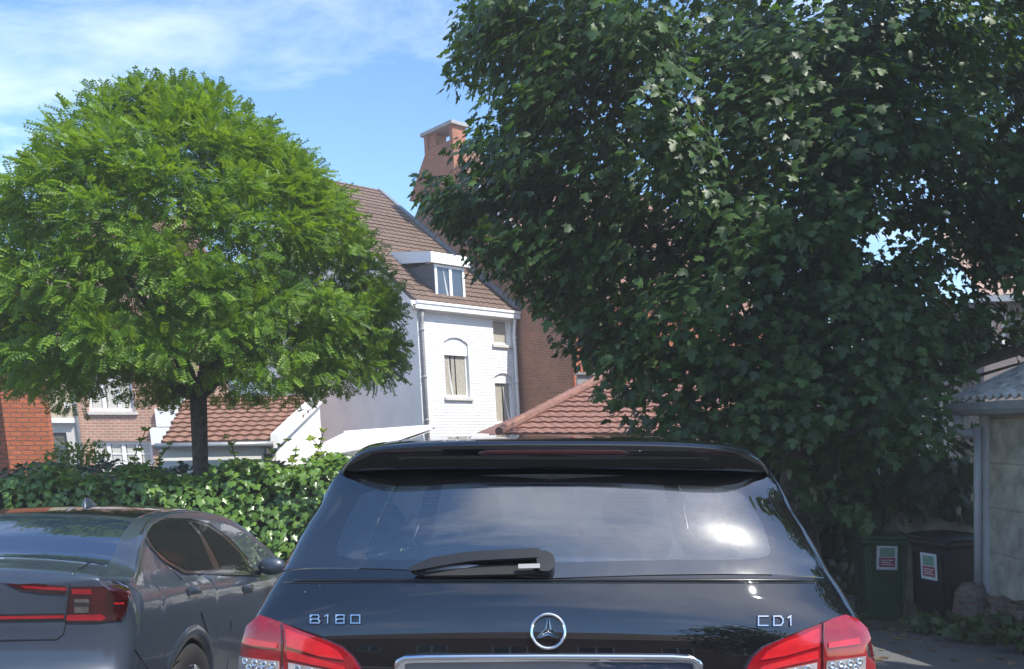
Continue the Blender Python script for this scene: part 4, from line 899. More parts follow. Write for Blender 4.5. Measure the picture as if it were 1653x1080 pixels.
patch(f, rounded([S(*q) for q in ((650, 1067), (890, 1064), (1122, 1067), (1122, 1106), (890, 1108), (650, 1106))], .2), .007, 'handle_recess', M['blue_glass'], bc, .004, .03)
tp0 = C.tz(.62); tp1 = C.tz(.74)
patch(f, [(tp0, -.29), (tp0, .29), (tp1, .29), (tp1, -.29)], .012, 'number_plate', M['white_trim'], bc, .01, .05)
patch(f, [(C.tz(.40), -.9), (C.tz(.40), .9), (C.tz(.50), .9), (C.tz(.50), -.9)], .010, 'bumper_trim', M['black_plastic'], bc, .01, .06)
# wiper
arm = rounded([S(*q) for q in ((666, 926), (700, 909), (760, 899), (830, 895), (872, 893), (872, 908), (830, 910), (760, 914), (700, 926), (668, 931))], .2, 2)
wp = patch(f, arm, .046, 'wiper', M['black_plastic'], bc, .020, .02)
hd_ = rounded([S(*q) for q in ((866, 897), (884, 897), (895, 905), (896, 920), (888, 931), (868, 930))], .8, 4); patch(f, hd_, .044, 'wiper_hub', M['black_plastic'], wp, .040, .015)
patch(f, [S(*q) for q in ((668, 929), (760, 918), (880, 916), (880, 931), (760, 934), (690, 935))], .026, 'wiper_blade', M['rubber'], wp, .016, .02)
patch(f, [S(*q) for q in ((688, 925), (758, 917), (775, 918), (757, 922), (690, 928))], .0285, 'blade_spring', plain('steel_grey', (.35, .36, .36), .35, .4), wp, .003, .02)
patch(f, [S(*q) for q in ((838, 920), (872, 919), (872, 926), (838, 927))], .0465, 'wiper_clip', plain('clip_grey', (.30, .30, .29), .4), wp, .004, .02)
# side windows, windscreen, wheels, mirrors, door handles
for sg in (-1, 1):
    fs_ = (lambda sg: lambda a, b, off: C.side(a, b, sg, off))(sg)
    for wv in ([(.60, 1.05), (1.34, 1.05), (1.34, 1.455), (.70, 1.46), (.60, 1.35)], [(1.40, 1.05), (2.27, 1.05), (2.27, 1.44), (1.40, 1.455)], [(2.27, 1.05), (2.74, 1.03), (2.62, 1.20), (2.27, 1.43)]):
        w_ = patch(fs_, rounded(wv, .12, 2), .002, 'side_window', M['side_glass'], bc, .004, .06, 1.0)
    for ya in (.92, 3.45): wheel(C, sg*(.80), ya, .31, .21, bc, sg)
    mb = MB(); mb.lathe([(.005, -.10), (.06, -.09), (.085, 0), (.08, .07), (.005, .09)], (sg*.98, 2.62, 1.10), (sg*.3, 1, 0), 14); mb.box((sg*.80, 2.60, 1.04), (sg*.14, 0, .02), (0, .06, 0), (0, 0, .03)); mb.build('wing_mirror', M['black_paint'], bc, local=True, smoothsh=True, uv=False)
    for yh_ in (1.35, 2.25):
        mb = MB(); mb.tube([C.side(yh_-.10, .94, sg, .0), C.side(yh_-.08, .94, sg, .03), C.side(yh_+.08, .94, sg, .03), C.side(yh_+.10, .94, sg, .0)], .014, 8); mb.build('door_handle', M['black_paint'], bc, local=True, smoothsh=True, uv=False)
    patch(fs_, [(3.85, .70), (4.15, .68), (4.1, .80), (3.8, .84)], .006, 'headlight', M['clear_lens'], bc, .01, .05, 1.0)
patch(f, [(tw0-.02, -.92), (tw0-.02, .92), (tw1+.02, .93), (tw1+.02, -.93)], .003, 'windscreen', M['dusty_screen'], bc, .004, .08)
# cabin
mb = MB(); mb.box((-.72, .18, .55), (1.44, 0, 0), (0, 2.9, 0), (0, 0, .02)); mb.grid([[(sx_*.70, y, z) for z in (.55, .98)] for sx_ in (-1,) for y in (.2, 3.0)]); mb.grid([[(.70, y, z) for z in (.55, .98)] for y in (.2, 3.0)])
mb.box((-.70, .12, .55), (1.40, 0, 0), (0, .05, 0), (0, .02, .36)); mb.box((-.66, .16, .96), (1.32, 0, 0), (0, .52, 0), (0, 0, .02)); mb.box((-.68, 2.75, .80), (1.36, 0, 0), (0, .5, 0), (0, .1, .22)); mb.build('cabin_trim', M['interior'], bc, local=True, uv=False)
def seat(x, y, w, zt, hw):
    mb = MB(); rr_ = []
    for k, (z, ww, dd) in enumerate(((.56, w*.9, .20), (.75, w, .17), (.95, w*.98, .14), (zt-.03, w*.9, .12), (zt, w*.8, .08))): rr_.append([(x+ww/2*math.cos(a)*(abs(math.cos(a))**-.5 if abs(math.cos(a)) > .05 else 1), y+(z-.56)*-.22+dd/2*math.sin(a), z) for a in np.linspace(0, 2*math.pi, 21)[:-1]])
    mb.grid(rr_, closed=True); mb.poly(rr_[-1])
    st = mb.build('seat', M['seat_cloth'], bc, local=True, smoothsh=True, uv=False)
    mb = MB(); yo = y-(zt-.56)*.22
    mb.lathe([(.001, -.05), (hw*.7, -.045), (hw, 0), (hw*.7, .045), (.001, .05)], (x, yo, zt+.12), (0, 1, 0), 22)
    for q in (-.05, .05): mb.tube([(x+q, yo, zt-.02), (x+q, yo, zt+.06)], .007, 6)
    mb.build('headrest', M['seat_cloth'], st, local=True, smoothsh=True, uv=False)
seat(-.38, 2.0, .50, 1.14, .13); seat(.38, 2.0, .50, 1.14, .13); seat(-.40, 1.0, .46, .96, .10); seat(.02, 1.0, .34, .92, .08); seat(.42, 1.0, .46, .96, .10)
mb = MB(); mb.box((-.12, 2.42, 1.36), (.24, 0, 0), (0, .03, 0), (0, 0, .065)); mb.tube([(0, 2.45, 1.4), (0, 2.55, 1.46)], .012, 6); mb.build('rear_view_mirror', M['black_trim'], bc, local=True, uv=False)
mb = MB(); q = MB4.inverted() @ P(930, 850, 3.5); q2 = MB4.inverted() @ P(948, 898, 3.5); mb.prism([q, q+Vector((.028, 0, 0)), q2+Vector((.012, 0, 0)), q2-Vector((.015, 0, 0))], (0, .01, 0)); mb.build('red_strip', plain('strip_red', (.75, .03, .03), .6), bc, local=True, uv=False)  # slanted red strip inside, behind the rear window
# ------------------------------------------------------------------ the slate blue saloon
PP = math.atan(.13)
pc = empty('parked_car', (-2.70, 3.75, -.23), 'dark slate blue fastback car parked at the left, beside the hedge', 'car', None, (-PP, 0, 0))
MP = Matrix.Translation(pc.location) @ pc.rotation_euler.to_matrix().to_4x4()
prof = [(.03, .25, .16), (.0, .42, .20), (-.01, .58, .22), (.0, .66, .22), (.035, .70, .24), (.055, .80, .24), (.055, .92, .22), (.052, 1.00, .15), (.055, 1.06, .09), (.075, 1.105, .065), (.125, 1.130, .07), (.22, 1.143, .10), (.40, 1.165, .13), (.68, 1.285, .10), (.96, 1.385, .08), (1.25, 1.435, .07), (1.7, 1.472, .06), (2.2, 1.478, .06), (2.65, 1.44, .06), (3.1, 1.24, .08), (3.5, 1.04, .10), (4.1, .92, .14), (4.45, .80, .18), (4.58, .62, .2), (4.60, .45, .2), (4.55, .25, .16)]
xz = [(.2, .85), (.35, .905), (.55, .925), (.68, .935), (.80, .93), (.92, .924), (.975, .916), (1.01, .892), (1.05, .825), (1.10, .79), (1.2, .73), (1.3, .665), (1.38, .60), (1.44, .545), (1.52, .48)]
D = Car(prof, xz, MP, lambda y: (1-.14*smooth(3.3, 4.6, y))*(1-.02*(1-smooth(.0, .9, y))))
carbody(D, 'body', M['slate_paint'], pc, (.97, 3.70), .385)
TA, TB = 0, D.ty(1.5)
def T(px, py): return D.pstrip(px, py, TA, TB, .5)
def dpx(pts, step=9):
    o = []
    for a, b in zip(pts, list(pts[1:])+[pts[0]]):
        n = max(1, int(math.dist(a, b)/step)); o += [(a[0]+(b[0]-a[0])*k/n, a[1]+(b[1]-a[1])*k/n) for k in range(n)]
    return o
def Z(px, py): return D.pside(px, py, .05, 4.2, .4, 1.46, 1)
fd = D.strip
def fsd(sg): return lambda a, b, off: D.side(a, b, sg, off)
# rear glass, lid seam
tgA, tgB = D.ty(.405), D.ty(.95)
rw = patch(fd, rounded([(tgA, -.83), (tgA, .83), (tgB, .86), (tgB, -.86)], .1, 3), .004, 'rear_window', M['blue_glass'], pc, .006, .05)
tr0 = D.ty(1.05); tr1 = D.ty(2.55)
patch(fd, rounded([(tr0, -.86), (tr0, .86), (tr1, .86), (tr1, -.86)], .06, 2), .003, 'glass_roof', M['dark_glass'], pc, .004, .08)
patch(fd, [(D.ty(2.68), -.90), (D.ty(2.68), .90), (D.ty(3.42), .92), (D.ty(3.42), -.92)], .003, 'windscreen', M['dark_glass'], pc, .004, .08)
mb = MB(); mb.tube([fd(*T(*q), .0005) for q in ((143, 906), (140, 912), (128, 919), (117, 926), (113, 945), (110, 975), (106, 1005), (102, 1024), (92, 1032), (40, 1033), (0, 1034))], .0042, 6); mb.build('boot_seam', M['black_trim'], pc, local=True, uv=False)
rsm = [fd(t, .0, .001) for t in (tgA,)]
# tail lamp: thin bar along the lid, wrapped corner
def TL(px, py): return D.pstrip(px, py, D.tz(.80), D.tz(1.075), .5)
lp = [TL(*q) for q in dpx(((114, 947), (150, 946), (190, 947), (204, 951), (205, 965), (203, 985), (194, 1000), (150, 1004), (108, 1003)))]
tl_ = patch(fd, lp, .010, 'tail_light', M['dark_lens'], pc, .014, .02)
patch(fd, [T(*q) for q in dpx(((109, 992), (165, 991), (172, 996), (165, 1001), (108, 1001)))], .0125, 'light_bar', M['red_lens'], tl_, .004, .015)
patch(fd, [T(*q) for q in dpx(((148, 952), (170, 952), (172, 990), (150, 990)))], .0125, 'led_grid', M['deep_red'], tl_, .004, .015)
patch(fd, [T(*q) for q in dpx(((118, 950), (148, 950), (150, 958), (118, 958)))], .0128, 'light_bar', M['red_lens'], tl_, .004, .015)
patch(fd, [T(*q) for q in dpx(((121, 966), (144, 966), (144, 988), (121, 988)))], .0125, 'reversing_light', M['smoked_lens'], tl_, .004, .015)
patch(fd, [T(*q) for q in dpx(((121, 971), (144, 971), (144, 977), (121, 977)))], .0140, 'reflector', M['dark_alloy'], tl_, .004, .015)
patch(fd, [T(*q) for q in dpx(((184, 971), (199, 971), (199, 974), (184, 974)))], .0125, 'side_marker', M['bright_lens'], tl_, .004, .015)
mb = MB(); mb.tube([fd(*T(*q), .011) for q in ((190, 946.5), (204, 951), (206, 965), (203.5, 986), (195, 1000))], .0022, 6); mb.build('lens_edge', M['chrome'], tl_, local=True, uv=False)
def lidline(px0, y0, y1, mat, name, off=.006):
    a = T(px0, y0); b = T(px0, y1); n = 30; mb = MB()
    rl = np.linspace(-a[1], a[1], n); mb.grid([[fd(a[0], r, off) for r in rl], [fd(b[0], r, off) for r in rl]]); mb.grid([[fd(a[0], r, off-.01) for r in rl], [fd(a[0], r, off) for r in rl]]); mb.grid([[fd(b[0], r, off-.01) for r in rl], [fd(b[0], r, off) for r in rl]])
    return mb.build(name, M[mat], pc, local=True, smoothsh=False, uv=False)
lidline(104, 990, 1001, 'black_trim', 'lamp_trim'); lidline(104, 992.5, 997.5, 'red_lens', 'lid_light_bar', .009)
patch(fd, [T(*q) for q in dpx(((0, 940.5), (30, 943), (60, 942), (108, 946), (108, 958), (70, 957), (36, 953), (12, 943)))], .006, 'lid_lamp', M['dark_lens'], pc, .006, .02)
patch(fd, [T(*q) for q in dpx(((34, 945.5), (108, 948.5), (108, 953), (40, 949.5)))], .009, 'lid_lamp_bar', M['red_lens'], pc, .005, .02)
# bumper step and lower trim
tb = D.tz(.655)
mb = MB(); rl = np.concatenate([np.linspace(-.99, -.8, 12), np.linspace(-.75, .75, 20), np.linspace(.8, .99, 12)])
mb.grid([[fd(tb+dt, r, off) for r in rl] for dt, off in ((.035, .0), (.012, .022), (.0, .026), (-.02, .012), (-.035, -.002))]); mb.build('bumper_step', M['slate_paint'], pc, local=True, smoothsh=True, uv=False)
t1, t2 = D.tz(.27), D.tz(.46); patch(fd, [(t1, -.86), (t1, .86), (t2, .80), (t2, -.80)], .006, 'lower_bumper', M['black_plastic'], pc, .01, .06)
patch(fd, [(D.tz(.48), -.30), (D.tz(.48), .30), (D.tz(.59), .30), (D.tz(.59), -.30)], .01, 'number_plate', M['white_trim'], pc, .008, .06)
# side glass (right side by sight, mirrored left)
q1 = [Z(*q) for q in ((233, 858), (239, 847), (258, 840), (300, 840.5), (322, 866), (346, 922), (300, 921), (272, 906), (250, 886))]
q2 = [Z(*q) for q in ((309, 843), (332, 849), (360, 868), (388, 896), (414, 926), (360, 924), (344, 893), (324, 859))]
hd1 = [Z(*q) for q in ((227, 858), (235, 843), (256, 837), (305, 837.5), (338, 847), (368, 868), (398, 900), (421, 929), (360, 929), (296, 926), (262, 906), (242, 884))]
for sg in (1, -1):
    patch(fsd(sg), hd1, .003, 'window_surround', M['black_trim'], pc, .005, .05, 1.0)
    for q in (q1, q2): patch(fsd(sg), rounded(q, .15, 2), .0055, 'side_window', M['dim_glass'], pc, .003, .05, 1.0)
    mb = MB(); mb.tube([D.side(a, b, sg, .004) for a, b in hd1+hd1[:1]], .0035, 5); mb.build('window_trim', M['dark_alloy'], pc, local=True, uv=False)
    for hx in (314, 400):
        a, b = Z(hx, 954 if hx < 350 else 949)
        mb = MB(); mb.grid([[D.side(a+dy, b+dz, sg, .006+.022*math.cos(dy/.11*math.pi/2)*(1 if abs(dz) < .008 else .5)) for dy in np.linspace(-.11, .11, 13)] for dz in (-.018, -.006, .006, .018)]); mb.build('door_handle', M['slate_paint'], pc, local=True, smoothsh=True, uv=False)
        mb = MB(); mb.grid([[D.side(a+dy, b-.022+dz, sg, .0025) for dy in np.linspace(-.09, .09, 9)] for dz in (-.014, .012)]); mb.build('handle_recess', M['black_trim'], pc, local=True, uv=False)
    # door shut lines
    a1_, b1_ = Z(262, 907); a2_, b2_ = Z(350, 930)
    for pl in ([(a1_, b1_), (a1_+.07, b1_-.10), (a1_+.20, b1_-.3), (a1_+.33, b1_-.45)], [(a2_+.10, b2_), (a2_+.08, b2_-.3), (a2_+.10, .35)], [(a2_+1.12, b2_-.02), (a2_+1.15, b2_-.3), (a2_+1.10, .35)], [(.80, .62), (.45, .60), (.25, .74)]):
        lineband(lambda a, b, off, sg=sg: D.side(a, b, sg, off), pl, .0030, .0025, 'door_seam', M['black_trim'], pc)
    # arch lips
    for ya in (.97, 3.70):
        mb = MB(); aa = np.linspace(-.15, math.pi+.15, 30); zc = .385*.90; mb.grid([[D.side(ya+rr_*math.cos(a), max(.2, zc+rr_*math.sin(a)), sg, off) for a in aa] for rr_, off in ((.36, -.03), (.375, .006), (.40, .010), (.425, .008), (.44, .0))]); mb.build('wheel_arch', M['slate_paint'], pc, local=True, smoothsh=True, uv=False)
        wheel(D, sg*.82, ya, .345, .235, pc, sg, 'alloy', 5)
    mz = Z(418, 925); mo = D.side(mz[0]-.02, mz[1]+.02, sg, 0)
    mb = MB(); rows = []
    for k, (sc_, dy) in enumerate(((.2, -.075), (.9, -.07), (1, -.03), (.85, .04), (.3, .09))): rows.append([mo+Vector((sg*(.14+.10*sc_*math.cos(a)), dy, .03+.065*sc_*math.sin(a))) for a in np.linspace(0, 2*math.pi, 19)[:-1]])
    mb.grid(rows, closed=True); mb.poly(rows[0]); mb.poly(rows[-1]); mb.box(mo+Vector((0, -.02, -.03)), (sg*.12, 0, .02), (0, .06, 0), (0, 0, .025)); mb.build('wing_mirror', M['slate_paint'], pc, local=True, smoothsh=True, uv=False)
    patch(fsd(sg), [(4.0, .66), (4.35, .62), (4.32, .74), (3.95, .80)], .006, 'headlight', M['clear_lens'], pc, .01, .05, 1.0)
# antenna fin
af, ar2 = D.pstrip(72, 824, D.ty(1.2), D.ty(2.3)); o = fd(D.ty(1.55), 0, .0)
mb = MB(); rows = []
for k, (z, l0, l1, w_) in enumerate(((-.01, -.02, .20, .04), (.01, -.01, .17, .032), (.035, -.005, .11, .016), (.055, .0, .06, .006))): rows.append([o+Vector((w_*math.sin(a)*(1 if math.cos(a) > 0 else .7), (l0+l1)/2-(l1-l0)/2*math.cos(a), z)) for a in np.linspace(0, 2*math.pi, 17)[:-1]])
mb.grid(rows, closed=True); mb.poly(rows[-1]); mb.build('roof_antenna', M['slate_paint'], pc, local=True, smoothsh=True, uv=False)
# ------------------------------------------------------------------ vegetation: many small leaf-shaped faces
def norm(a): return a/np.maximum(np.linalg.norm(a, axis=1, keepdims=True), 1e-9)
def leaves(name, pos, tip, up, size, tv, tf, mat, parent, loc=(0, 0, 0), bend=0):
    """pos (n,3); tip = direction of the leaf tip; up = rough normal; tv template verts (x across, y along, z out); tf template faces"""
    n = len(pos); tip = norm(tip); side = norm(np.cross(tip, up)); nrm = np.cross(side, tip)
    tv = np.array(tv, float); k = len(tv)
    co = pos[:, None, :]+size[:, None, None]*(tv[None, :, 0:1]*side[:, None, :]+tv[None, :, 1:2]*tip[:, None, :]+tv[None, :, 2:3]*nrm[:, None, :])
    co = co.reshape(-1, 3)-np.array(loc)
    me = bpy.data.meshes.new(name); me.vertices.add(n*k); me.vertices.foreach_set('co', co.astype(np.float32).ravel())
    fl = np.concatenate([np.array(f_) for f_ in tf]); ln = np.array([len(f_) for f_ in tf])
    loops = (fl[None, :]+(np.arange(n)*k)[:, None]).ravel(); lens_ = np.tile(ln, n)
    me.loops.add(len(loops)); me.loops.foreach_set('vertex_index', loops.astype(np.int32)); me.polygons.add(len(lens_))
    me.polygons.foreach_set('loop_start', np.concatenate([[0], np.cumsum(lens_)[:-1]]).astype(np.int32))
    at = me.attributes.new('rnd', 'FLOAT', 'POINT'); at.data.foreach_set('value', np.repeat(rng.random(n), k).astype(np.float32))
    me.materials.append(M[mat]); me.update(calc_edges=True)
    o = bpy.data.objects.new(name, me); COL.objects.link(o)
    if parent is not None: o.parent = parent
    return o
# templates
def maple_t():
    out = [(0, 0), (.17, .08), (.46, .02), (.36, .21), (.62, .47), (.34, .47), (.22, .53), (.27, .72), (0, 1.05)]
    out = out+[(-x, y) for x, y in out[-2:0:-1]]
    v = [(0, .32, .03)]+[(x, y, -.10*abs(x)-.10*max(0, y-.4)) for x, y in out]; n = len(out)
    return v, [(0, 1+i, 1+(i+1) % n) for i in range(n)]
def ivy_t():
    out = [(0, .05), (.30, -.08), (.34, .20), (.52, .42), (.26, .55), (0, 1.0)]; out = out+[(-x, y) for x, y in out[-2:0:-1]]
    v = [(0, .35, .04)]+[(x, y, -.14*abs(x)) for x, y in out]; n = len(out)
    return v, [(0, 1+i, 1+(i+1) % n) for i in range(n)]
def pinnate_t(pairs=5):
    v, f_ = [], []
    def lf(x0, y0, ang, l, w):
        d = (math.sin(ang), math.cos(ang)); s = (d[1], -d[0]); b = len(v); z0 = -.28*y0*y0
        for a, q in ((0, 0), (.5, w), (1, 0), (.5, -w)): v.append((x0+d[0]*a*l+s[0]*q, y0+d[1]*a*l+s[1]*q, z0-.10*a*abs(math.sin(ang))-.02*abs(q)))
        f_.append((b, b+1, b+2, b+3))
    for i in range(pairs):
        y = .18+.68*i/(pairs-1)
        for s in (-1, 1): lf(0, y, s*1.12, .27, .078)
    lf(0, .86, 0, .26, .078)
    b = len(v); v.extend([(-.008, 0, 0), (.008, 0, 0), (.005, .9, -.2), (-.005, .9, -.2)]); f_.append((b, b+1, b+2, b+3))
    return v, f_
def oval_t(): return [(0, 0, 0), (.24, .35, -.03), (.2, .7, -.05), (0, 1, -.08), (-.2, .7, -.05), (-.24, .35, -.03), (0, .4, .02)], [(6, 0, 1), (6, 1, 2), (6, 2, 3), (6, 3, 4), (6, 4, 5), (6, 5, 0)]
def rv(n): return norm(rng.normal(size=(n, 3)))
def limb(mb, a, b, r0, r1, wob=.08, n=7):
    a, b = Vector(a), Vector(b); pts = []; rad = []
    s1, s2 = random.uniform(0, 6), random.uniform(0, 6); l = (b-a).length
    for k in range(n+1):
        t = k/n; q = a.lerp(b, t); q += Vector((math.sin(t*4+s1), math.cos(t*3.3+s2), .6*math.sin(t*3+s2)))*wob*l*t*(1-t); q.z += .10*l*math.sin(t*math.pi)*.5
        pts.append(q); rad.append(r0+(r1-r0)*t**.8)
    mb.tube(pts, rad, 8); return pts
# ------------------------------------------------------------------ round ball tree
tb_ = Vector((-3.72, 10.5, gz(-3.7, 10.5)))
bt = empty('round_tree', tb_, 'round clipped tree with bright green feathery leaves and a slim trunk', 'tree')
cz = Vector((-3.95, 10.6, 3.6))
PR = np.array([(2.08, 1.2), (2.22, 2.0), (2.5, 2.42), (3.3, 2.3), (4.0, 2.08), (4.4, 1.75), (4.8, 1.32), (5.1, .88), (5.35, .42), (5.5, .1)])
cl = []
lobes = []
while len(lobes) < 92:
    z = random.uniform(2.25, 5.4); r = float(np.interp(z, PR[:, 0], PR[:, 1])); a = random.uniform(0, 2*math.pi)
    if random.random() > .2+r/2.4: continue
    R_ = random.uniform(.34, .66); rr_ = max(0, r-R_*.75)
    q = np.array([cz.x+rr_*math.cos(a), cz.y+rr_*.93*math.sin(a), min(z, 5.4)])
    q[0] -= .14*(z-3.6)
    if any(np.linalg.norm(q-w[0]) < .44 for w in lobes): continue
    lobes.append((q, R_))
for q, R_ in lobes:
    out = q-np.array([cz.x, cz.y, 2.7]); out /= np.linalg.norm(out)
    for k in range(9):
        d = rv(1)[0]; d = d+out*.8+np.array([0, 0, .25]); d /= np.linalg.norm(d); w = q+d*R_*.72; cl.append((w[0], w[1], w[2], 1))
for k in range(170):
    z = random.uniform(2.12, 4.9); r = float(np.interp(z, PR[:, 0], PR[:, 1]))*math.sqrt(random.uniform(.02, .6)); a = random.uniform(0, 6.283); cl.append((cz.x+r*math.cos(a), cz.y+r*.93*math.sin(a), z, .5))
pos, tip, up, sz = [], [], [], []
for (x, y, z, q) in cl:
    n = 33 if q > .8 else 26; rad = random.uniform(.15, .27); d = rv(n); p = np.array([x, y, z])+d*rad*(rng.random((n, 1))**.45)*np.array([1, 1, .75])
    o = norm(p-np.array([cz.x, cz.y, 2.9])); t = norm(d*.75+o*.55+np.array([0, 0, -.25])+rng.normal(size=(n, 3))*.22)
    pos.append(p); tip.append(t); hh = min(1, max(0, (z-2.4)/2.6)); up.append(norm(o*(1.25-.8*hh)+np.array([0, 0, .25+.9*hh])+rng.normal(size=(n, 3))*.35)); sz.append(rng.uniform(.11, .185, n))
# stray shoots past the outline
for _ in range(170):
    z = random.uniform(2.15, 5.4); r = float(np.interp(z, PR[:, 0], PR[:, 1])); a = random.uniform(0, 2*math.pi); p = np.array([[cz.x+r*1.0*math.cos(a), cz.y+r*.93*math.sin(a), z]]); d = norm(np.array([[math.cos(a), math.sin(a), .35 if z > 4.3 else -.35]])); n = 4
    pp = p+d*np.linspace(0, .20, n)[:, None]; pos.append(pp); tip.append(norm(np.repeat(d, n, 0)+rng.normal(size=(n, 3))*.5)); up.append(norm(rng.normal(size=(n, 3))*.3+np.array([0, 0, 1.]))); sz.append(rng.uniform(.12, .20, n))
tv, tf = pinnate_t()
leaves('crown', np.concatenate(pos), np.concatenate(tip), np.concatenate(up), np.concatenate(sz), tv, tf, 'robinia_leaf', bt, tb_)
mb = MB(); fk = Vector((-3.80, 10.5, 1.92)); mb.tube([tb_+Vector((0, 0, -.1)), tb_+Vector((.0, 0, .2)), tb_.lerp(fk, .5)+Vector((.01, 0, 0)), fk], [.13, .092, .082, .10], 12)
for k in range(13):
    a = k*2.4; e = random.uniform(.5, 1.2) if k % 2 else random.uniform(.15, .5); l = random.uniform(1.5, 2.3); b = fk+Vector((math.cos(a)*math.cos(e)*l, math.sin(a)*math.cos(e)*l, .25+math.sin(e)*l)); limb(mb, fk+Vector((0, 0, -.05)), b, .062, .015)
mb.build('trunk', M['bark'], bt, smoothsh=True)
# ------------------------------------------------------------------ big maple
mt_ = Vector((3.9, 11.6, gz(3.9, 11.6)))
mp_ = empty('maple_tree', mt_, 'huge dark maple tree overhanging the cars and the shed', 'tree')
OUT = [(748, -900), (752, 0), (722, 60), (716, 120), (742, 148), (795, 158), (800, 185), (757, 215), (700, 258), (662, 300), (690, 355), (730, 400), (765, 440), (835, 475), (872, 505), (905, 560), (935, 590), (985, 602), (950, 650), (945, 690), (1040, 705), (1180, 718), (1255, 725), (1300, 800), (1345, 870), (1405, 850), (1480, 835), (1520, 800), (1560, 760), (1572, 640), (1590, 560), (1630, 555), (1700, 600), (2100, 560), (2300, -900)]
GAPS_ = []; GAPS = [(712, 226, 42), (1545, 435, 24), (1600, 480, 18), (1615, 530, 16), (1440, 380, 20), (1420, 290, 12), (1390, 395, 14), (1150, 655, 20), (1060, 655, 20), (985, 660, 24)]
cl = []
while len(cl) < 640:
    px, py = random.uniform(650, 2150), random.uniform(-760, 900)
    if py < 0 and random.random() < .45: continue
    if px > 1700 and random.random() < .4: continue
    Y = random.uniform(8.7, 13.6) if px > 1000 else random.uniform(9.2, 12.2)
    if px < 1000 and random.random() < .25: continue
    if py > 640 and 960 < px < 1250: Y = random.uniform(9.0, 10.6)
    if px > 1540 and py > 500: Y = random.uniform(9.7, 13)
    R_ = random.uniform(.38, .62); rp_ = R_*FPX/Y*.72
    if not all(inpoly(px+rp_*a, py+rp_*b, OUT) for a, b in ((1, 0), (-1, 0), (0, 1), (0, -1))): continue
    if any((px-g_[0])**2+(py-g_[1])**2 < (g_[2]+rp_*.85)**2 for g_ in GAPS): continue
    q = P(px, py, Y)
    if q.z > 8.6 or (q.z < gz(q.x, q.y)+.3): continue
    cl.append((q, R_))
while len(cl) < 640+190:                       # the dense left overhang in front of the brick house
    px, py = random.uniform(650, 1010), random.uniform(0, 700); Y = random.uniform(9.2, 12.0); R_ = random.uniform(.26, .42); rp_ = R_*FPX/Y*.72
    if not all(inpoly(px+rp_*a, py+rp_*b, OUT) for a, b in ((1, 0), (-1, 0), (0, 1), (0, -1))): continue
    if any((px-g_[0])**2+(py-g_[1])**2 < (g_[2]*.7+rp_*.6)**2 for g_ in GAPS): continue
    cl.append((P(px, py, Y), R_))
while len(cl) < 640+190+75:                    # low boughs in front of the tiled outbuilding
    px, py = random.uniform(950, 1300), random.uniform(560, 725); Y = random.uniform(8.9, 10.4); R_ = random.uniform(.2, .34); rp_ = R_*FPX/Y*.6
    if not all(inpoly(px+rp_*a, py+rp_*b, OUT) for a, b in ((1, 0), (-1, 0), (0, 1), (0, -1))): continue
    if any((px-g_[0])**2+(py-g_[1])**2 < (g_[2]*.6+rp_*.5)**2 for g_ in GAPS): continue
    cl.append((P(px, py, Y), R_))
while len(cl) < 640+190+75+90:
    px, py = random.uniform(1290, 1660), random.uniform(230, 600); Y = random.uniform(9.2, 12.5); R_ = random.uniform(.24, .40); rp_ = R_*FPX/Y*.6
    if not all(inpoly(px+rp_*a, py+rp_*b, OUT) for a, b in ((1, 0), (-1, 0), (0, 1), (0, -1))): continue
    if any((px-g_[0])**2+(py-g_[1])**2 < (g_[2]*.8+rp_*.6)**2 for g_ in GAPS): continue
    cl.append((P(px, py, Y), R_))
LIT = [(1095, 130, 9.0), (1110, 200, 8.9), (1105, 300, 9.0), (1060, 60, 9.1), (1470, 40, 9.2), (1440, 110, 9.3), (1600, 60, 9.6), (920, 545, 9.2), (1408, 1024, 8.3), (860, 120, 9.4), (1330, 180, 9.3)]
sunny = set()
for a in LIT[:7]+[(1120, 250, 8.7), (1080, 170, 8.8), (1500, 20, 9.0), (1560, 60, 9.1)]:
    for k in range(4):
        q = P(a[0]+random.uniform(-38, 38), a[1]+random.uniform(-34, 34), a[2]-random.uniform(.2, .6)); cl.append((q, random.uniform(.20, .30))); sunny.add(tuple(q))
# edge clusters that draw the outline
for i in range(len(OUT)-1):
    a, b = Vector(OUT[i]), Vector(OUT[i+1]); 
    if a.y < -100 or b.y < -100 or a.x > 1660: continue
    for k in range(max(1, int((b-a).length/34))):
        q = a.lerp(b, random.random()); cen = Vector((1250, 330)); q = q+(cen-q).normalized()*random.uniform(22, 40)
        if any((q.x-g_[0])**2+(q.y-g_[1])**2 < (g_[2]+14)**2 for g_ in GAPS): continue
        cl.append((P(q.x, q.y, random.uniform(9.2, 10.8) if q.x < 1500 else random.uniform(9.8, 11)), random.uniform(.20, .30)))
cl.sort(key=lambda c: c[0].y)
pos, tip, up, sz = [], [], [], []
axis = np.array([4.2, 11.3])
for q, R_ in cl:
    n = int(78*(R_/.5)**2)+8; d = rv(n); p = np.array(q)+d*R_*(rng.random((n, 1))**.4)*np.array([1, 1, .8])
    o = np.zeros((n, 3)); o[:, :2] = p[:, :2]-axis; o = norm(o)
    t = norm(d*.4+o*.45+np.array([0, 0, -.75])+rng.normal(size=(n, 3))*.30)
    pos.append(p); tip.append(t); sun_ = tuple(q) in sunny; up.append(norm((np.array(SUN)[None, :]*1.6 if sun_ else o*.7+np.array([0, 0, .75]))+rng.normal(size=(n, 3))*.35)); sz.append(rng.uniform(.065, .150, n))
tv, tf = maple_t(); pos = np.concatenate(pos); 
leaves('crown', pos, np.concatenate(tip), np.concatenate(up), np.concatenate(sz), tv, tf, 'maple_leaf', mp_, mt_)
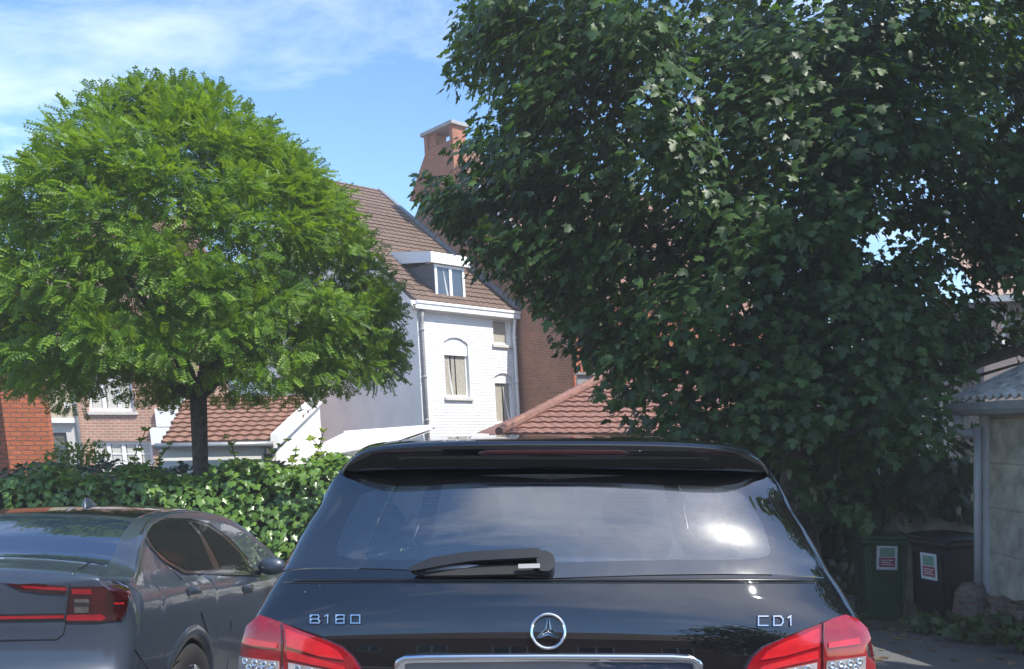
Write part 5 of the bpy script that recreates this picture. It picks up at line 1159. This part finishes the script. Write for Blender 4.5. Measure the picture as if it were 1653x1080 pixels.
mb = MB(); pts = [mt_+Vector((0, 0, -.2)), mt_+Vector((.02, 0, .3)), mt_+Vector((-.12, -.05, 1.5)), mt_+Vector((-.05, -.1, 3.0)), mt_+Vector((.15, -.1, 5.0)), mt_+Vector((.1, 0, 7.5))]; mb.tube(pts, [.34, .26, .22, .20, .15, .06], 14)
for k in range(30):
    q, R_ = cl[(k*37) % len(cl)]; h = min(max((q.z-mt_.z)*.45+random.uniform(-.3, .5), 1.2), 6.0); a = Vector((mt_.x-.08, mt_.y-.08, mt_.z+h))
    if any(math.dist(proj(a.lerp(q, t/12)), g_[:2]) < g_[2]+38 for t in range(13) for g_ in GAPS[:8]): continue
    limb(mb, a, q, .05 if (q-a).length > 2 else .03, .008, .10)
limb(mb, mt_+Vector((0, 0, 2.2)), P(1660, 560, 10.6), .13, .07, .05)
mb.build('trunk', M['bark'], mp_, smoothsh=True)
# ------------------------------------------------------------------ second big tree beside it, outside the picture, whose shade falls on maple, bins and shed
def shadetree(loc, c, rad, ncl, seed, label):
    t = empty('broadleaf_tree', loc, label, 'tree'); loc = Vector(loc); c = Vector(c)
    pos, tip, up, sz = [], [], [], []; ends = []
    for k in range(ncl):
        d = rv(1)[0]*(random.random()**.4); q = np.array([c.x+d[0]*rad[0], c.y+d[1]*rad[1], c.z+d[2]*rad[2]]); 
        if any((Vector(q)-P(*a)-SUN*(Vector(q)-P(*a)).dot(SUN)).length < 1.25 for a in LIT): continue  # crown opened along sun lines so chosen boughs catch the light
        ends.append(Vector(q)); n = 42
        dd = rv(n); p = q+dd*.62*(rng.random((n, 1))**.4); pos.append(p); tip.append(norm(dd+np.array([0, 0, -.5]))); up.append(norm(dd*.4+np.array([0, 0, .8])+rng.normal(size=(n, 3))*.3)); sz.append(rng.uniform(.18, .30, n))
    tv, tf = oval_t(); tv = [(x*1.9, y, z) for x, y, z in tv]
    leaves('crown', np.concatenate(pos), np.concatenate(tip), np.concatenate(up), np.concatenate(sz), tv, tf, 'maple_leaf', t, loc)
    mb = MB(); top = Vector((c.x, c.y, c.z)); mb.tube([loc+Vector((0, 0, -.2)), loc+Vector((0, 0, .4)), loc.lerp(top, .6), top], [.38, .28, .22, .10], 12)
    for k in range(18): limb(mb, loc.lerp(top, random.uniform(.5, .9)), ends[(k*3) % len(ends)], .07, .012)
    mb.build('trunk', M['bark'], t, smoothsh=True)
shadetree((9.2, 5.6, gz(9, 5.6)), (8.1, 5.7, 10.0), (4.5, 4.0, 4.0), 520, 1, 'tall broadleaf tree behind the shed shading the maple')
shadetree((5.5, -9.5, 0.2), (5.5, -9.5, 4.6), (2.2, 2.2, 2.4), 70, 2, 'street tree behind the viewer reflected in the black car')
# houses behind the viewer, seen only as reflections
rb_ = empty('row_house', (0, -17, 1.0), 'brick row house across the street reflected in the black car', 'house')
mb = MB(); Fz = Fr(12, -16, -1, 0); ws = [(k*3.2+.8, k*3.2+2.2, 1.8, 3.4) for k in range(8)]; wall(mb, Fz, -2, 26, 0, 5.0, ws); mb.build('wall', M['red_brick'], rb_)
for w_ in ws: window(Fz, rb_, *w_, .08, .08, (.5,), (), sill='cream_trim')
mb = MB(); mb.prism([(14, -15.7, 5.0), (14, -23, 5.0), (14, -19.4, 7.6)], (-28.4, 0, 0)); mb.build('roof', M['brown_tile'], rb_)
# ------------------------------------------------------------------ hedges and undergrowth
def hedge(name, label, x0, x1, y0, y1, topf, nl, szr, mat, cat='hedge', facep=.62, depthj=.10):
    loc = Vector(((x0+x1)/2, (y0+y1)/2, gz((x0+x1)/2, (y0+y1)/2)))
    t = empty(name, loc, label, cat)
    mb = MB(); xs = np.linspace(x0, x1, 40)
    def jit(x, k): return .06*math.sin(x*5.1+k)+.04*math.sin(x*11.7+k*2)
    rows = []
    for x in xs:
        b = gz(x, y0)-.1; tp = topf(x)-.10
        rows.append([(x, y0+.10, b), (x, y0+.10+jit(x, 1)*.6, b+(tp-b)*.4), (x, y0+.10+jit(x, 2)*.6, b+(tp-b)*.8), (x, y0+.2, tp), (x, (y0+y1)/2, tp+jit(x, 3)*.5), (x, y1-.15, tp), (x, y1-.08, b)])
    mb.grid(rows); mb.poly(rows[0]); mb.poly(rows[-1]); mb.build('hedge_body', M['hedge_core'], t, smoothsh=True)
    nf = int(nl*facep); nt_ = nl-nf
    x = rng.uniform(x0, x1, nf); tp = np.array([topf(a) for a in x]); b = np.array([gz(a, y0) for a in x]); s = rng.random(nf)
    z = b+.05+(tp-b-.05)*s; bulge = .10*np.sin(x*3.1+z*4)+.07*np.sin(x*7.3-z*6)+.05*np.sin(x*15+z*11)
    p = np.stack([x, y0+bulge*.8-rng.uniform(-.05, depthj, nf), z], 1); nrm = norm(np.stack([rng.normal(size=nf)*.45, np.full(nf, -1.), rng.normal(size=nf)*.4+.55], 1)); tp_ = norm(np.stack([rng.normal(size=nf)*.7, rng.normal(size=nf)*.3-.25, np.full(nf, -.8)], 1))
    x2 = rng.uniform(x0, x1, nt_); y2 = rng.uniform(y0-.05, y1, nt_); z2 = np.array([topf(a) for a in x2])+.05*np.sin(x2*6+y2*4)+.05*np.sin(x2*13-y2*7)+rng.uniform(-.06, .07, nt_)
    p2 = np.stack([x2, y2, z2], 1); n2 = norm(np.stack([rng.normal(size=nt_)*.4, rng.normal(size=nt_)*.4-.45, np.full(nt_, 1.)], 1)); t2 = norm(np.stack([rng.normal(size=nt_)*.8, rng.normal(size=nt_)*.5-.5, rng.normal(size=nt_)*.3-.2], 1))
    tv, tf = ivy_t()
    leaves('foliage', np.concatenate([p, p2]), np.concatenate([tp_, t2]), np.concatenate([nrm, n2]), np.concatenate([rng.uniform(*szr, nf), rng.uniform(*szr, nt_)]), tv, tf, mat, t, loc)
    return t, loc
def top1(x): return .93+.10*smooth(-4.5, -2.6, x)+.035*math.sin(x*2.3)+.03*math.sin(x*5.7)
hg, hloc = hedge('ivy_hedge', 'sunlit ivy covered hedge running behind the blue car', -9.5, -1.2, 9.25, 10.1, top1, 15000, (.055, .10), 'ivy_leaf')
pos, tip, up, sz = [], [], [], []
for (px, py, h, lean) in ((214, 755, .42, .05), (384, 752, .32, -.04), (430, 742, .22, .08), (510, 745, .34, .03), (530, 745, .25, -.06), (470, 755, .2, .02), (255, 742, .18, .05)):
    a = P(px, py, 9.55); a.z -= .12; pts = [a+Vector((lean*k*k*.12, .02*math.sin(k*2), (h+.12)*k/5)) for k in range(6)]; mb = MB(); mb.tube(pts, [.006]*5+[.003], 5); mb.build('shoot', M['bark'], hg)
    for k in range(1, 6):
        for s in (-1, 1, 0): pos.append(pts[k]); tip.append((s*.8+random.uniform(-.2, .2), random.uniform(-.5, .2), random.uniform(-.2, .5))); up.append((random.uniform(-.3, .3), -.6, .8)); sz.append(random.uniform(.05, .085))
tv, tf = ivy_t(); leaves('shoot_leaves', np.array([tuple(p) for p in pos]), np.array(tip), np.array(up), np.array(sz), tv, tf, 'bush_leaf', hg, hloc)
hedge('low_hedge', 'dark clipped hedge in shade below the round tree', -12, -1.6, 11.0, 11.9, lambda x: .93+.03*math.sin(x*3.1), 6500, (.06, .10), 'shaded_ivy')
def shrub(name, label, c, rad, n, szr, mat, cat, tpl, core=True):
    loc = Vector((c[0], c[1], gz(c[0], c[1]))); t = empty(name, loc, label, cat); d = rv(n); lump = 1+.16*np.sin(d[:, 0]*7+d[:, 2]*5)+.10*np.sin(d[:, 1]*11+d[:, 0]*9)
    p = np.array(c)+d*np.array(rad)*lump[:, None]*(rng.random((n, 1))**.22); tv, tf = tpl()
    leaves('foliage', p, norm(d*.6+np.array([0, 0, .1])+rng.normal(size=(n, 3))*.5), norm(d+np.array([0, 0, .4])+rng.normal(size=(n, 3))*.3), rng.uniform(*szr, n), tv, tf, mat, t, loc)
    mb = MB()
    for k in range(9): limb(mb, loc+Vector((random.uniform(-.1, .1), 0, -.05)), Vector(p[k*7]), .02, .006)
    mb.build('stems', M['bark'], t); return t
q = P(124, 748, 12.6); shrub('bush', 'small yellow green bush beside the orange brick house', (q.x, q.y, q.z-.05), (.42, .4, .34), 1300, (.05, .09), 'bush_leaf', 'bush', oval_t)
hedge('ivy_thicket', 'dense dark ivy thicket below the maple tree', 3.1, 5.6, 12.6, 14.0, lambda x: 1.5+.25*math.sin(x*1.7)+.1*math.sin(x*5), 5200, (.10, .18), 'shaded_ivy', 'thicket', .7, .3)
hedge('ivy_bank', 'low dark ivy bank beside the green bin', 2.35, 3.5, 11.1, 11.7, lambda x: .30+.2*math.sin(x*3.2)-.25*smooth(3.4, 4.0, x), 2600, (.08, .15), 'shaded_ivy', 'shrub', .7, .2)
for i, (x, y, h, lab) in enumerate(((3.6, 9.7, .20, 'small weeds on the asphalt edge between car and bins'), (4.62, 8.55, .26, 'leafy weeds at the foot of the shed plinth'), (4.72, 7.9, .3, 'taller weeds by the shed wall at the right edge'), (4.55, 9.25, .18, 'small weeds under the shed corner beside the bin'))):
    shrub('weed', lab, (x, y, gz(x, y)+h*.5), (.34, .22, h*.55), 120, (.06, .13), 'weed_leaf', 'weeds', ivy_t)
# ivy hanging over the old garden wall
t = empty('hanging_ivy', (5.0, 10.4, .6), 'leafy branches drooping over the broken garden wall', 'ivy')
n = 260; x = rng.uniform(4.7, 5.6, n); z = rng.uniform(.55, 1.2, n)-.2*np.abs(x-5.0); p = np.stack([x, rng.uniform(10.2, 10.55, n), z], 1); tv, tf = maple_t(); leaves('foliage', p, norm(np.stack([rng.normal(size=n)*.4, rng.normal(size=n)*.2-.3, np.full(n, -.8)], 1)), norm(np.stack([rng.normal(size=n)*.3, np.full(n, -.8), rng.random(n)*.8], 1)), rng.uniform(.10, .18, n), tv, tf, 'shaded_ivy', t, (5.0, 10.4, .6))
# fallen leaves
n = 900; x = rng.uniform(1.6, 4.95, n); y = rng.uniform(5.5, 11.0, n); keep = (rng.random(n) < .25+.75*np.clip((y-8)/2, 0, 1)); x, y = x[keep], y[keep]; n = len(x)
p = np.stack([x, y, np.array([gz(a, b)+.012 for a, b in zip(x, y)])], 1); tv, tf = maple_t(); lt_ = leaves('fallen_leaves', p, norm(np.stack([rng.normal(size=n), rng.normal(size=n), rng.normal(size=n)*.08], 1)), norm(np.stack([rng.normal(size=n)*.15, rng.normal(size=n)*.15, np.ones(n)], 1)), rng.uniform(.05, .12, n), tv, tf, 'litter_leaf', None)
lt_['kind'] = 'stuff'
VEIL_DENSITY = 0.0028
# ------------------------------------------------------------------ thin scattering box added in place of windscreen glare, lifting the dark tones
m, N, L, b = newmat('glare_veil'); N.remove(b); vol = N.new('ShaderNodeVolumePrincipled'); vol.inputs['Density'].default_value = VEIL_DENSITY; vol.inputs['Color'].default_value = (.95, .96, .98, 1); vol.inputs['Anisotropy'].default_value = 0.0
L.new(vol.outputs[0], N['Material Output'].inputs['Volume'])
mb = MB(); mb.box((-60, -32, -4.0), (125, 0, 0), (0, 100, 0), (0, 0, 20)); hz = mb.build('glare_veil', m, uv=False); hz['kind'] = 'stuff'
